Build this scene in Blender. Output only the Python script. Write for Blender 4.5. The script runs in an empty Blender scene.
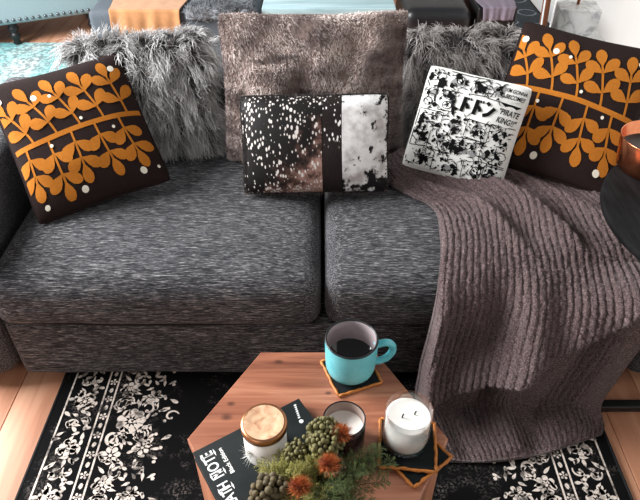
import bpy, bmesh, math, random
import numpy as np
from mathutils import Matrix, Vector

# ------------------------------------------------------------------ camera, world, light, exposure
scene = bpy.context.scene
COL = scene.collection
cam_data = bpy.data.cameras.new('camera'); cam_data.sensor_width = 36.0; cam_data.lens = 610 / 640 * 36
cam = bpy.data.objects.new('camera', cam_data); COL.objects.link(cam)
cam.location = (0, 0, 1.47); cam.rotation_euler = (math.radians(90 - 39.7), 0, 0)
cam_data.clip_start = 0.02
scene.camera = cam

world = bpy.data.worlds.new('world'); scene.world = world; world.use_nodes = True
bg = world.node_tree.nodes['Background']
bg.inputs['Color'].default_value = (0.88, 0.93, 1.0, 1); bg.inputs['Strength'].default_value = 0.19

def area(name, loc, target, sx, sy, power, col):
    l = bpy.data.lights.new(name, 'AREA'); l.shape = 'RECTANGLE'; l.size = sx; l.size_y = sy
    l.energy = power; l.color = col
    o = bpy.data.objects.new(name, l); COL.objects.link(o); o.location = loc
    o.rotation_euler = (Vector(target) - Vector(loc)).to_track_quat('-Z', 'Y').to_euler()
    return o
area('window_light', (-2.65, 1.75, 2.0), (0.0, 1.35, 0.4), 1.9, 1.4, 245, (0.97, 0.98, 1.0))
area('front_fill_light', (-1.5, -1.3, 2.1), (0.1, 0.9, 0.3), 1.3, 1.5, 15, (1.0, 0.93, 0.86))  # added soft fill for the front-facing surfaces

vs = scene.view_settings
vs.view_transform = 'Standard'; vs.look = 'None'; vs.gamma = 1.0; vs.exposure = 0.32; vs.use_curve_mapping = False

rng = np.random.default_rng(7); random.seed(7)
PI = math.pi

# ------------------------------------------------------------------ helpers
def lin(r, g, b):
    f = lambda c: (c / 255 / 12.92) if c / 255 <= 0.04045 else ((c / 255 + 0.055) / 1.055) ** 2.4
    return (f(r), f(g), f(b), 1.0)

def tag(o, label=None, cat=None, group=None, kind=None):
    if label: o['label'] = label
    if cat: o['category'] = cat
    if group: o['group'] = group
    if kind: o['kind'] = kind
    return o

def empty(name, loc=(0, 0, 0), rot=(0, 0, 0), label=None, cat=None, group=None):
    o = bpy.data.objects.new(name, None); COL.objects.link(o)
    o.empty_display_size = 0.05; o.location = loc; o.rotation_euler = rot
    return tag(o, label, cat, group)

def link(name, me, mat=None, parent=None, loc=None, rot=None, smooth=True):
    o = bpy.data.objects.new(name, me); COL.objects.link(o)
    if mat is not None and not me.materials: me.materials.append(mat)
    if parent is not None: o.parent = parent
    if loc is not None: o.location = loc
    if rot is not None: o.rotation_euler = rot
    if smooth and len(me.polygons):
        me.polygons.foreach_set('use_smooth', [True] * len(me.polygons))
    return o

def mesh(name, verts, faces, col=None):
    me = bpy.data.meshes.new(name)
    me.from_pydata([tuple(map(float, v)) for v in verts], [], [tuple(map(int, f)) for f in faces])
    if col is not None:
        a = me.color_attributes.new('Col', 'FLOAT_COLOR', 'POINT')
        c = np.ones((len(verts), 4), np.float32); c[:, :3] = col
        a.data.foreach_set('color', c.ravel())
    me.update()
    return me

def quads_mesh(name, V, Q, col=None):
    """fast path: V (n,3), Q (m,4)"""
    V = np.asarray(V, np.float32); Q = np.asarray(Q, np.int32)
    me = bpy.data.meshes.new(name)
    me.vertices.add(len(V)); me.vertices.foreach_set('co', V.ravel())
    me.loops.add(Q.size); me.loops.foreach_set('vertex_index', Q.ravel())
    me.polygons.add(len(Q)); me.polygons.foreach_set('loop_start', np.arange(0, Q.size, Q.shape[1], dtype=np.int32))
    if col is not None:
        a = me.color_attributes.new('Col', 'FLOAT_COLOR', 'POINT')
        c = np.ones((len(V), 4), np.float32); c[:, :3] = col
        a.data.foreach_set('color', c.ravel())
    me.update(calc_edges=True); me.validate()
    return me

def grid_faces(nu, nv, off=0, flip=False):
    i, j = np.meshgrid(np.arange(nu - 1), np.arange(nv - 1), indexing='ij')
    a = off + i * nv + j; b = a + nv
    q = np.stack([a, b, b + 1, a + 1], -1).reshape(-1, 4)
    return q[:, ::-1] if flip else q

def rbox(center, size, r=0.02, n=7, warp=None):
    """rounded box with clustered edge samples; warp(local Nx3, half) -> Nx3"""
    h = np.array(size, float) / 2; r = min(r, h.min() * 0.999)
    def coords(hh):
        k = [1.0, 0.86, 0.62, 0.32, 0.0]
        e = [hh - r + r * x for x in k]
        mid = list(np.linspace(hh - r, 0, max(2, n))[1:]) if hh - r > 1e-6 else [0]
        pos = e + mid
        pos = sorted(set(round(x, 7) for x in pos + [-x for x in pos]))
        return np.array(pos)
    V = []; F = []; off = 0
    for ax in range(3):
        u, v = [(1, 2), (2, 0), (0, 1)][ax]
        cu, cv = coords(h[u]), coords(h[v])
        U, W = np.meshgrid(cu, cv, indexing='ij')
        for sgn in (-1, 1):
            P = np.zeros(U.shape + (3,)); P[..., u] = U; P[..., v] = W; P[..., ax] = sgn * h[ax]
            F.append(grid_faces(len(cu), len(cv), off, flip=(sgn < 0)))
            V.append(P.reshape(-1, 3)); off += U.size
    V = np.concatenate(V); F = np.concatenate(F)
    inner = np.clip(V, -(h - r), h - r); d = V - inner
    L = np.linalg.norm(d, axis=1, keepdims=True); L[L == 0] = 1
    V = inner + d / L * r
    key = np.round(V / 1e-5).astype(np.int64)
    _, idx, inv = np.unique(key, axis=0, return_index=True, return_inverse=True)
    inv = inv.ravel(); V = V[idx]; F = inv[F]
    ok = np.array([len(set(q)) == 4 for q in F.tolist()])
    F4 = F[ok]; F3 = [list(dict.fromkeys(q)) for q in F[~ok].tolist()]
    if warp is not None: V = warp(V.copy(), h)
    return V + np.array(center), F4.tolist() + [q for q in F3 if len(q) >= 3]

def lathe(profile, seg=40, center=(0, 0, 0)):
    V = []; F = []
    for (r, z) in profile:
        for k in range(seg):
            a = 2 * PI * k / seg
            V.append((center[0] + r * math.cos(a), center[1] + r * math.sin(a), center[2] + z))
    for i in range(len(profile) - 1):
        for k in range(seg):
            a = i * seg + k; b = i * seg + (k + 1) % seg
            F.append((a, b, b + seg, a + seg))
    if profile[0][0] < 1e-5 or True:
        pass
    return V, F

def tube(pts, rad, seg=8, cap=True):
    P = np.array(pts, float); n = len(P)
    rad = np.full(n, rad) if np.isscalar(rad) else np.array(rad)
    T = np.gradient(P, axis=0); T /= np.linalg.norm(T, axis=1, keepdims=True) + 1e-12
    V = []; F = []
    up = np.array([0, 0, 1.0]) if abs(T[0][2]) < 0.9 else np.array([1.0, 0, 0])
    a = np.cross(T[0], up); a /= np.linalg.norm(a)
    for i in range(n):
        a = a - T[i] * a.dot(T[i]); a /= np.linalg.norm(a); b = np.cross(T[i], a)
        for k in range(seg):
            t = 2 * PI * k / seg
            V.append(P[i] + rad[i] * (math.cos(t) * a + math.sin(t) * b))
    for i in range(n - 1):
        for k in range(seg):
            F.append((i * seg + k, i * seg + (k + 1) % seg, (i + 1) * seg + (k + 1) % seg, (i + 1) * seg + k))
    if cap:
        F.append(tuple(range(seg))[::-1]); F.append(tuple((n - 1) * seg + k for k in range(seg)))
    return V, F

def merge(parts):
    V = []; F = []
    for v, f in parts:
        o = len(V); V.extend([tuple(x) for x in v]); F.extend([tuple(i + o for i in q) for q in f])
    return V, F

def vnoise(P, scale, seed=0, oct=3):
    """smooth pseudo noise in about [-1, 1] from summed rotated sines"""
    r = np.random.default_rng(seed); P = np.asarray(P, float); out = np.zeros(len(P)); amp = 1.0; tot = 0
    for o in range(oct):
        for k in range(4):
            d = r.normal(size=3); d /= np.linalg.norm(d)
            out += amp * np.sin(P @ d * scale * (0.7 + 0.6 * r.random()) + r.random() * 6.28 + 1.3 * np.sin(P @ r.normal(size=3) * scale * 0.5))
        tot += amp * 2.2; amp *= 0.55; scale *= 2.1
    return out / tot

def strands(name, roots, dirs, lens, width, bend, segs, c_root, c_tip, side=3, curl=None):
    """tapered hair strands as one mesh; roots (n,3), dirs (n,3) unit, bend (n,3) added quadratically"""
    n = len(roots); lens = np.asarray(lens)[:, None]
    A = np.cross(dirs, rng.normal(size=(n, 3))); A /= np.linalg.norm(A, axis=1, keepdims=True) + 1e-9
    B = np.cross(dirs, A)
    V = np.zeros((n, segs + 1, side, 3), np.float32); C = np.zeros((n, segs + 1, side, 3), np.float32)
    for i in range(segs + 1):
        t = i / segs
        P = roots + dirs * lens * t + bend * lens * t * t
        if curl is not None: P = P + curl * (lens * math.sin(t * 5.0) * 0.12)
        w = width * (1 - 0.88 * t ** 1.4)
        w = np.asarray(w); w = w[:, None] if w.ndim else w
        for k in range(side):
            a = 2 * PI * k / side
            V[:, i, k] = P + (A * math.cos(a) + B * math.sin(a)) * w
            C[:, i, k] = c_root * (1 - t) + c_tip * t
    base = (np.arange(n) * (segs + 1) * side)[:, None, None]
    i = np.arange(segs)[None, :, None]; k = np.arange(side)[None, None, :]
    a = base + i * side + k; b = base + i * side + (k + 1) % side
    Q = np.stack([a, b, b + side, a + side], -1).reshape(-1, 4)
    if side == 2: Q = Q.reshape(n, segs, 2, 4)[:, :, 0].reshape(-1, 4)
    return quads_mesh(name, V.reshape(-1, 3), Q, C.reshape(-1, 3))

# ------------------------------------------------------------------ material helpers
class Mat:
    def __init__(s, name, rough=0.6, color=None, **kw):
        s.m = bpy.data.materials.new(name); s.m.use_nodes = True; s.nt = s.m.node_tree
        s.b = s.nt.nodes['Principled BSDF']; s.b.inputs['Roughness'].default_value = rough
        if color is not None: s.b.inputs['Base Color'].default_value = color
        for k, v in kw.items(): s.set(s.b, k.replace('_', ' '), v)
        s._tc = None
    def set(s, node, key, v):
        i = node.inputs[key]
        if isinstance(v, bpy.types.NodeSocket): s.nt.links.new(v, i)
        else: i.default_value = v
    def n(s, typ, ins=None, **props):
        nd = s.nt.nodes.new(typ)
        for k, v in props.items(): setattr(nd, k, v)
        for k, v in (ins or {}).items(): s.set(nd, k, v)
        return nd
    @property
    def obj(s):
        if s._tc is None: s._tc = s.n('ShaderNodeTexCoord')
        return s._tc.outputs['Object']
    def map(s, scale=(1, 1, 1), loc=(0, 0, 0), rot=(0, 0, 0), vec=None):
        return s.n('ShaderNodeMapping', {'Vector': vec or s.obj, 'Scale': scale, 'Location': loc, 'Rotation': rot}).outputs[0]
    def noise(s, vec, scale=5, detail=3, rough=0.5, dist=0.0):
        return s.n('ShaderNodeTexNoise', {'Vector': vec, 'Scale': scale, 'Detail': detail, 'Roughness': rough, 'Distortion': dist}).outputs[0]
    def ramp(s, fac, stops, interp='LINEAR'):
        r = s.n('ShaderNodeValToRGB', {'Fac': fac}); e = r.color_ramp.elements; r.color_ramp.interpolation = interp
        while len(e) < len(stops): e.new(0.5)
        for k, (p, c) in enumerate(stops):
            e[k].position = p; e[k].color = c if len(c) == 4 else (*c, 1)
        return r.outputs[0]
    def mix(s, fac, a, b, mode='MIX'):
        nd = s.n('ShaderNodeMix', data_type='RGBA', blend_type=mode)
        for i, v in ((0, fac), (6, a), (7, b)):
            if isinstance(v, bpy.types.NodeSocket): s.nt.links.new(v, nd.inputs[i])
            else: nd.inputs[i].default_value = v
        return nd.outputs[2]
    def math(s, op, a, b=0.0, clamp=False):
        nd = s.n('ShaderNodeMath', operation=op, use_clamp=clamp)
        for i, v in ((0, a), (1, b)):
            if isinstance(v, bpy.types.NodeSocket): s.nt.links.new(v, nd.inputs[i])
            else: nd.inputs[i].default_value = v
        return nd.outputs[0]
    def base(s, c): s.set(s.b, 'Base Color', c); return s
    def bump(s, h, strength=0.4, dist=0.005):
        b = s.n('ShaderNodeBump', {'Height': h, 'Strength': strength, 'Distance': dist}); s.set(s.b, 'Normal', b.outputs[0]); return s
def G(v): return (v, v, v, 1)

def plain(name, col, rough=0.6, amount=0.15, scale=40, bumps=0.0, **kw):
    """plain coloured stuff with faint mottling"""
    k = Mat(name, rough, None, **kw)
    f = k.noise(k.obj, scale, 3)
    d = tuple(c * (1 - amount) for c in col[:3]) + (1,); l = tuple(min(1, c * (1 + amount)) for c in col[:3]) + (1,)
    k.base(k.ramp(f, [(0.3, d), (0.7, l)]))
    if bumps: k.bump(f, bumps, 0.002)
    return k.m

def fabric_sofa():
    k = Mat('charcoal_slub_weave', 0.95, Specular_IOR_Level=0.12)
    a = k.noise(k.map((30, 420, 420)), 1, 3, 0.6)
    b = k.noise(k.map((90, 760, 760)), 1, 2, 0.6)
    d = k.noise(k.map((3, 5, 5)), 1, 3)
    f = k.math('ADD', k.math('MULTIPLY', a, 0.62), k.math('MULTIPLY', b, 0.38))
    f = k.math('ADD', f, k.math('MULTIPLY', k.math('SUBTRACT', d, 0.5), 0.10))
    k.base(k.ramp(f, [(0.36, lin(22, 22, 24)), (0.48, lin(56, 56, 59)), (0.57, lin(100, 99, 101)), (0.69, lin(188, 185, 182))]))
    k.bump(f, 0.5, 0.003); k.set(k.b, 'Sheen Weight', 0.05)
    return k.m

def vcol(name, rough=0.8, sheen=0.0):
    k = Mat(name, rough); a = k.n('ShaderNodeVertexColor', layer_name='Col')
    k.base(a.outputs[0]); k.set(k.b, 'Sheen Weight', sheen); k.set(k.b, 'Specular IOR Level', 0.25)
    return k.m

def wood(name, dark, mid, light, grain=(3, 60, 60), rough=0.45, rand=False, knots=()):
    k = Mat(name, rough)
    v = k.obj
    if rand:
        oi = k.n('ShaderNodeObjectInfo'); off = k.n('ShaderNodeCombineXYZ', {'X': k.math('MULTIPLY', oi.outputs['Random'], 37.0), 'Y': k.math('MULTIPLY', oi.outputs['Random'], 91.0)})
        v = k.n('ShaderNodeVectorMath', {0: v, 1: off.outputs[0]}, operation='ADD').outputs[0]
    g = k.noise(k.map(grain, vec=v), 1, 4, 0.6, 0.6)
    g2 = k.noise(k.map(tuple(x * 0.22 for x in grain), vec=v), 1, 2, 0.5, 0.4)
    f = k.math('ADD', k.math('MULTIPLY', g, 0.5), k.math('MULTIPLY', g2, 0.5))
    if rand: f = k.math('ADD', f, k.math('MULTIPLY', k.math('SUBTRACT', oi.outputs['Random'], 0.5), 0.16))
    c = k.ramp(f, [(0.32, dark), (0.5, mid), (0.68, light)])
    for (x, y, r) in knots:
        d = k.n('ShaderNodeVectorMath', {0: k.map((1, 1.5, 0)), 1: (x, y * 1.5, 0)}, operation='DISTANCE').outputs['Value']
        m = k.ramp(k.math('ADD', k.math('DIVIDE', d, r), k.math('MULTIPLY', k.math('SUBTRACT', g, 0.5), 0.8)), [(0.25, G(1)), (1.0, G(0))])
        c = k.mix(k.math('MULTIPLY', m, 0.75), c, tuple(x * 0.35 for x in dark[:3]) + (1,))
    k.base(c); k.bump(g, 0.08, 0.001)
    return k.m

M_sofa = fabric_sofa()
M_fur = vcol('fur_strands', 0.7, 0.1)
M_black_metal = plain('black_powder_metal', lin(22, 22, 23), 0.45)
M_dark_seam = plain('dark_seam', lin(16, 16, 17), 0.9)

# ------------------------------------------------------------------ room: floor planks, walls
M_floor = wood('oak_floor', lin(158, 102, 74), lin(192, 134, 102), lin(212, 160, 128), (34, 2.2, 30), 0.55, True)
fl = link('floor', mesh('floor', *rbox((-0.6, 2.6, -0.03), (4.4, 6.8, 0.03), 0.004, 2)), plain('floor_base', lin(60, 38, 26), 0.8))
tag(fl, 'warm orange-brown oak plank floor', kind='structure')
PW = 0.122
pm = [mesh('plank', *rbox((0, 0, -0.0075), (PW - 0.0018, L - 0.002, 0.015), 0.0016, 2)) for L in (1.3, 1.7)]
x = -2.72; c = 0
while x < 1.5:
    y = -0.75 - random.random() * 1.0
    while y < 5.8:
        L = random.choice((0, 1)); ln = (1.3, 1.7)[L]
        y0, y1 = y, y + ln
        if y0 < 5.9 and y1 > -0.7:
            link('plank', pm[L], M_floor, fl, (x + PW / 2, (y0 + y1) / 2, 0.0))
        y += ln
    x += PW; c += 1
M_wall = plain('white_wall_paint', lin(222, 222, 217), 0.9, 0.02, 8)
w = link('wall_right', mesh('wall_right', *rbox((1.63, 2.6, 1.2), (0.1, 6.8, 2.45), 0.004, 2)), M_wall); tag(w, 'white painted wall behind the copper-stemmed lamp', kind='structure')
w = link('wall_back', mesh('wall_back', *rbox((-0.6, 6.05, 1.2), (4.4, 0.1, 2.45), 0.004, 2)), M_wall); tag(w, 'pale painted far wall of the room', kind='structure')
w = link('baseboard_right', mesh('baseboard_right', *rbox((1.572, 2.6, 0.06), (0.016, 6.7, 0.12), 0.004, 2)), plain('white_trim', lin(235, 235, 232), 0.5, 0.02)); tag(w, 'white baseboard along the wall', kind='structure')

# ------------------------------------------------------------------ patterned black rug
def poly_disc(cx, cy, r, n=10, ry=None, rot=0):
    ry = ry or r; ca, sa = math.cos(rot), math.sin(rot)
    P = [(r * math.cos(2 * PI * k / n), ry * math.sin(2 * PI * k / n)) for k in range(n)]
    return [(cx + a * ca - b * sa, cy + a * sa + b * ca) for a, b in P]
def leaf_poly(x0, y0, ang, L, wd, n=6):
    """pointed-base, rounded-tip leaf starting at (x0,y0)"""
    pts = []
    prof = [(0, 0), (0.18, 0.32), (0.4, 0.78), (0.62, 1.0), (0.82, 0.84), (0.95, 0.45), (1.0, 0)]
    ca, sa = math.cos(ang), math.sin(ang)
    up = [(t * L, h * wd / 2) for t, h in prof]; dn = [(t * L, -h * wd / 2) for t, h in prof[1:-1]][::-1]
    return [(x0 + a * ca - b * sa, y0 + a * sa + b * ca) for a, b in up + dn]
def strip(pts, wd):
    P = np.array(pts, float); T = np.gradient(P, axis=0); T /= np.linalg.norm(T, axis=1, keepdims=True) + 1e-9
    N = np.stack([-T[:, 1], T[:, 0]], 1); w_ = np.full(len(P), wd) if np.isscalar(wd) else np.array(wd)
    return P + N * w_[:, None] / 2, P - N * w_[:, None] / 2
class Flat:
    def __init__(s): s.V = []; s.F = []
    def fan(s, pts):
        o = len(s.V); c = np.mean(pts, 0); s.V.append(tuple(c)); s.V.extend([tuple(p) for p in pts]); n = len(pts)
        s.F.extend([(o, o + 1 + k, o + 1 + (k + 1) % n) for k in range(n)])
    def fan2(s, pts):
        """fan with a middle ring, follows curved cloth better"""
        pts = np.array(pts); c = pts.mean(0); n = len(pts); o = len(s.V)
        s.V.append(tuple(c)); s.V.extend(map(tuple, c + (pts - c) * 0.55)); s.V.extend(map(tuple, pts))
        for k in range(n):
            k2 = (k + 1) % n
            s.F.append((o, o + 1 + k, o + 1 + k2)); s.F.append((o + 1 + k, o + 1 + n + k, o + 1 + n + k2, o + 1 + k2))
    def strip(s, pts, wd):
        a, b = strip(pts, wd); o = len(s.V); n = len(a)
        s.V.extend(map(tuple, a)); s.V.extend(map(tuple, b))
        s.F.extend([(o + k, o + n + k, o + n + k + 1, o + k + 1) for k in range(n - 1)])
    def poly(s, pts):
        o = len(s.V); s.V.extend([tuple(p) for p in pts]); s.F.append(tuple(range(o, o + len(pts))))
    def mesh(s, name, z=0.0): return mesh(name, [(p[0], p[1], z) for p in s.V], s.F)

RX0, RX1, RY0, RY1 = -0.765, 0.785, -0.35, 1.36
rug = empty('area_rug', (0, 0, 0), label='black area rug with cream floral border under the table and sofa', cat='rug')
k = Mat('rug_black_pile', 0.95, Specular_IOR_Level=0.12)
f1 = k.noise(k.map((1, 1, 1)), 9, 4, 0.6); f2 = k.noise(k.obj, 160, 3, 0.6)
f = k.math('MULTIPLY', k.ramp(f1, [(0.52, G(0)), (0.68, G(1))]), k.ramp(f2, [(0.5, G(0)), (0.6, G(1))]))
k.base(k.mix(f, lin(12, 12, 13), lin(96, 88, 84))); k.bump(f2, 0.5, 0.002)
link('pile', mesh('pile', *rbox(((RX0 + RX1) / 2, (RY0 + RY1) / 2, 0.004), (RX1 - RX0, RY1 - RY0, 0.007), 0.003, 2)), k.m, rug)
k = Mat('rug_cream_yarn', 0.95, Specular_IOR_Level=0.12)
f1 = k.noise(k.obj, 24, 4, 0.65); f2 = k.noise(k.obj, 300, 2)
k.base(k.mix(k.ramp(f1, [(0.36, G(0.85)), (0.50, G(0))]), k.ramp(f2, [(0.3, lin(205, 190, 178)), (0.7, lin(240, 228, 216))]), lin(40, 37, 36))); k.bump(f2, 0.4, 0.001)
M_cream = k.m
pat = Flat()
def flower(cx, cy, r, n, rot):
    for q in range(n):
        a = rot + 2 * PI * q / n
        pat.fan(leaf_poly(cx + 0.25 * r * math.cos(a), cy + 0.25 * r * math.sin(a), a, r * 0.8, r * 0.62))
    pat.fan(poly_disc(cx, cy, r * 0.2, 6))
def curl(cx, cy, r, a0, turn, wd):
    pts = []
    for q in range(14):
        t = q / 13; a = a0 + turn * t * 4.6; rr = r * (1 - 0.75 * t)
        pts.append((cx + rr * math.cos(a), cy + rr * math.sin(a)))
    pat.strip(pts, [wd * (0.5 + 0.7 * math.sin(PI * (0.1 + 0.85 * q / 13))) for q in range(14)])
    pat.fan(poly_disc(*pts[-1], wd * 0.8, 6))
def rug_unit(x_of, y_of):
    """one border repeat; e = distance from rug edge 0..0.34, v = -0.5..0.5 along the edge"""
    U = 0.30
    r = random.Random(3)
    def F(e, v, rr, n, rot): 
        flower(x_of(e), y_of(v * U), rr, n, rot)
    def Lf(e, v, a, L, wd):
        x0, y0 = x_of(e), y_of(v * U); x1, y1 = x_of(e + L * math.cos(a)), y_of(v * U + L * math.sin(a))
        pat.fan(leaf_poly(x0, y0, math.atan2(y1 - y0, x1 - x0), math.hypot(x1 - x0, y1 - y0), wd))
    # outer floral band
    F(0.086, -0.28, 0.026, 7, 0.2); F(0.086, 0.22, 0.030, 8, 0.5)
    for q in range(30):
        v = -0.5 + (q + 0.5) / 30
        e = 0.086 + 0.030 * math.sin(q * 1.9)
        Lf(e, v, r.uniform(0, 6.28), 0.026, 0.011); Lf(0.086 - 0.03 * math.sin(q * 1.9), v, r.uniform(0, 6.28), 0.022, 0.010)
    for v, s_ in ((-0.04, 1), (0.46, -1)):
        curl(x_of(0.07), y_of(v * U), 0.020, 0.3, s_, 0.005); curl(x_of(0.108), y_of((v + 0.03) * U), 0.018, 2.6, -s_, 0.005)
    # narrow guard band
    for q in range(10):
        v = -0.5 + (q + 0.5) / 10
        if q % 2: F(0.1525, v, 0.011, 5, q)
        else: Lf(0.147, v - 0.02, 1.1, 0.016, 0.007); Lf(0.158, v + 0.02, -2.0, 0.016, 0.007)
    # wide inner band with palmettes
    F(0.235, 0.0, 0.040, 9, 0.1); F(0.205, 0.36, 0.026, 7, 0.6); F(0.205, -0.36, 0.026, 7, 0.2); F(0.285, 0.28, 0.022, 6, 0); F(0.285, -0.28, 0.022, 6, 0.4)
    for s_ in (-1, 1):
        curl(x_of(0.20), y_of(s_ * 0.17 * U), 0.030, s_ * 0.7, s_, 0.008)
        curl(x_of(0.275), y_of(s_ * 0.13 * U), 0.026, PI - s_ * 0.6, -s_, 0.007)
        curl(x_of(0.235), y_of(s_ * 0.47 * U), 0.024, s_ * 2.0, s_, 0.006)
        for q in range(44):
            Lf(0.18 + 0.14 * r.random(), s_ * (0.03 + 0.46 * r.random()), r.uniform(0, 6.28), 0.018 + 0.012 * r.random(), 0.009)
    for q in range(7):
        pat.fan(poly_disc(x_of(0.325 + 0.012 * math.sin(q * 2.2)), y_of((-0.42 + q * 0.14) * U), 0.0055, 6))
    curl(x_of(0.345), y_of(0.05 * U), 0.022, 0.4, 1, 0.005); Lf(0.33, -0.2, 0.5, 0.03, 0.012); Lf(0.33, 0.25, -0.5, 0.03, 0.012)
for side in (0, 1):
    xo = (lambda e: RX0 + e) if side == 0 else (lambda e: RX1 - e)
    yc = RY0 + 0.16
    while yc < RY1:
        rug_unit(xo, lambda v, yc=yc: min(max(yc + v, RY0 + 0.01), RY1 - 0.01)); yc += 0.30
    for e, wd in ((0.035, 0.005), (0.137, 0.005), (0.167, 0.005)):
        pat.poly([(xo(e) - wd / 2, RY0 + 0.03), (xo(e) + wd / 2, RY0 + 0.03), (xo(e) + wd / 2, RY1 - 0.03), (xo(e) - wd / 2, RY1 - 0.03)])
o = link('woven_floral_pattern', pat.mesh('woven_floral_pattern', 0.0082), M_cream, rug, smooth=False); o['kind'] = 'stuff'; o['label'] = 'distressed cream floral border pattern'
for xx in (RX0, RX1): link('edge_binding', mesh('edge_binding', *tube([(xx, RY0, 0.005), (xx, (RY0 + RY1) / 2, 0.005), (xx, RY1, 0.005)], 0.005, 6)), M_dark_seam, rug)

# ------------------------------------------------------------------ sofa
sofa = empty('sofa', (0, 1.15, 0), label='charcoal heathered two-seat sofa with a box base', cat='sofa')
def spart(name, center, size, r, n=8, warp=None, mat=M_sofa):
    V, F = rbox((center[0], center[1] - 1.15, center[2]), size, r, n, warp)
    return link(name, mesh(name, V, F), mat, sofa)
def crown(amt, front=0.0, seed=0):
    def w_(V, h):
        a = np.clip(1 - (V[:, 0] / h[0]) ** 4, 0, 1) * np.clip(1 - (V[:, 1] / h[1]) ** 4, 0, 1)
        up = V[:, 2] > 0
        V[:, 2] += np.where(up, amt * a, 0)
        fr = np.clip(-V[:, 1] / h[1], 0, 1) ** 6
        V[:, 1] -= front * fr * np.clip(1 - (V[:, 2] / h[2]) ** 2, 0, 1) * np.clip(1 - (V[:, 0] / h[0]) ** 6, 0, 1)
        V[:, 2] += 0.004 * vnoise(V, 9, seed) * up; V[:, 1] += 0.003 * vnoise(V, 11, seed + 5)
        return V
    return w_
spart('base_frame', (0, 1.575, 0.145), (1.742, 0.85, 0.220), 0.022, 8, crown(0, 0.004, 3))
for sx, sd in ((-1, 1), (1, 2)):
    spart('seat_cushion', (sx * 0.4375 + 0.008, 1.485, 0.347), (0.866, 0.73, 0.168), 0.045, 14, crown(0.022, 0.014, sd))
    def armw(V, h, sx=sx):
        V[:, 1] -= 0.02 * np.clip(-V[:, 1] / h[1], 0, 1) ** 6 * np.clip(1 - (V[:, 0] / h[0]) ** 2, 0, 1)
        V[:, 0] -= sx * 0.012 * np.clip(1 - (V[:, 1] / h[1]) ** 2, 0, 1) * np.clip(1 - (V[:, 2] / h[2]) ** 2, 0, 1)
        return V
    spart('armrest', (sx * 0.985, 1.575, 0.318), (0.205, 0.86, 0.565), 0.05, 8, armw)
spart('backrest', (0, 1.975, 0.335), (1.75, 0.18, 0.60), 0.05, 10)
for sx in (-1, 1):
    for yy in (1.24, 1.92):
        spart('foot', (sx * 0.95, yy, 0.022), (0.06, 0.06, 0.030), 0.006, 2, mat=M_black_metal)
# piping along the lower front edge of each cushion
for x0, x1 in ((-0.85, -0.012), (0.028, 0.866)):
    V, F = tube([(x0 + (x1 - x0) * t, -0.012 - 0.008 * math.sin(PI * t), 0.272) for t in np.linspace(0, 1, 12)], 0.0035, 6)
    link('piping', mesh('piping', V, F), M_dark_seam, sofa)

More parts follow.
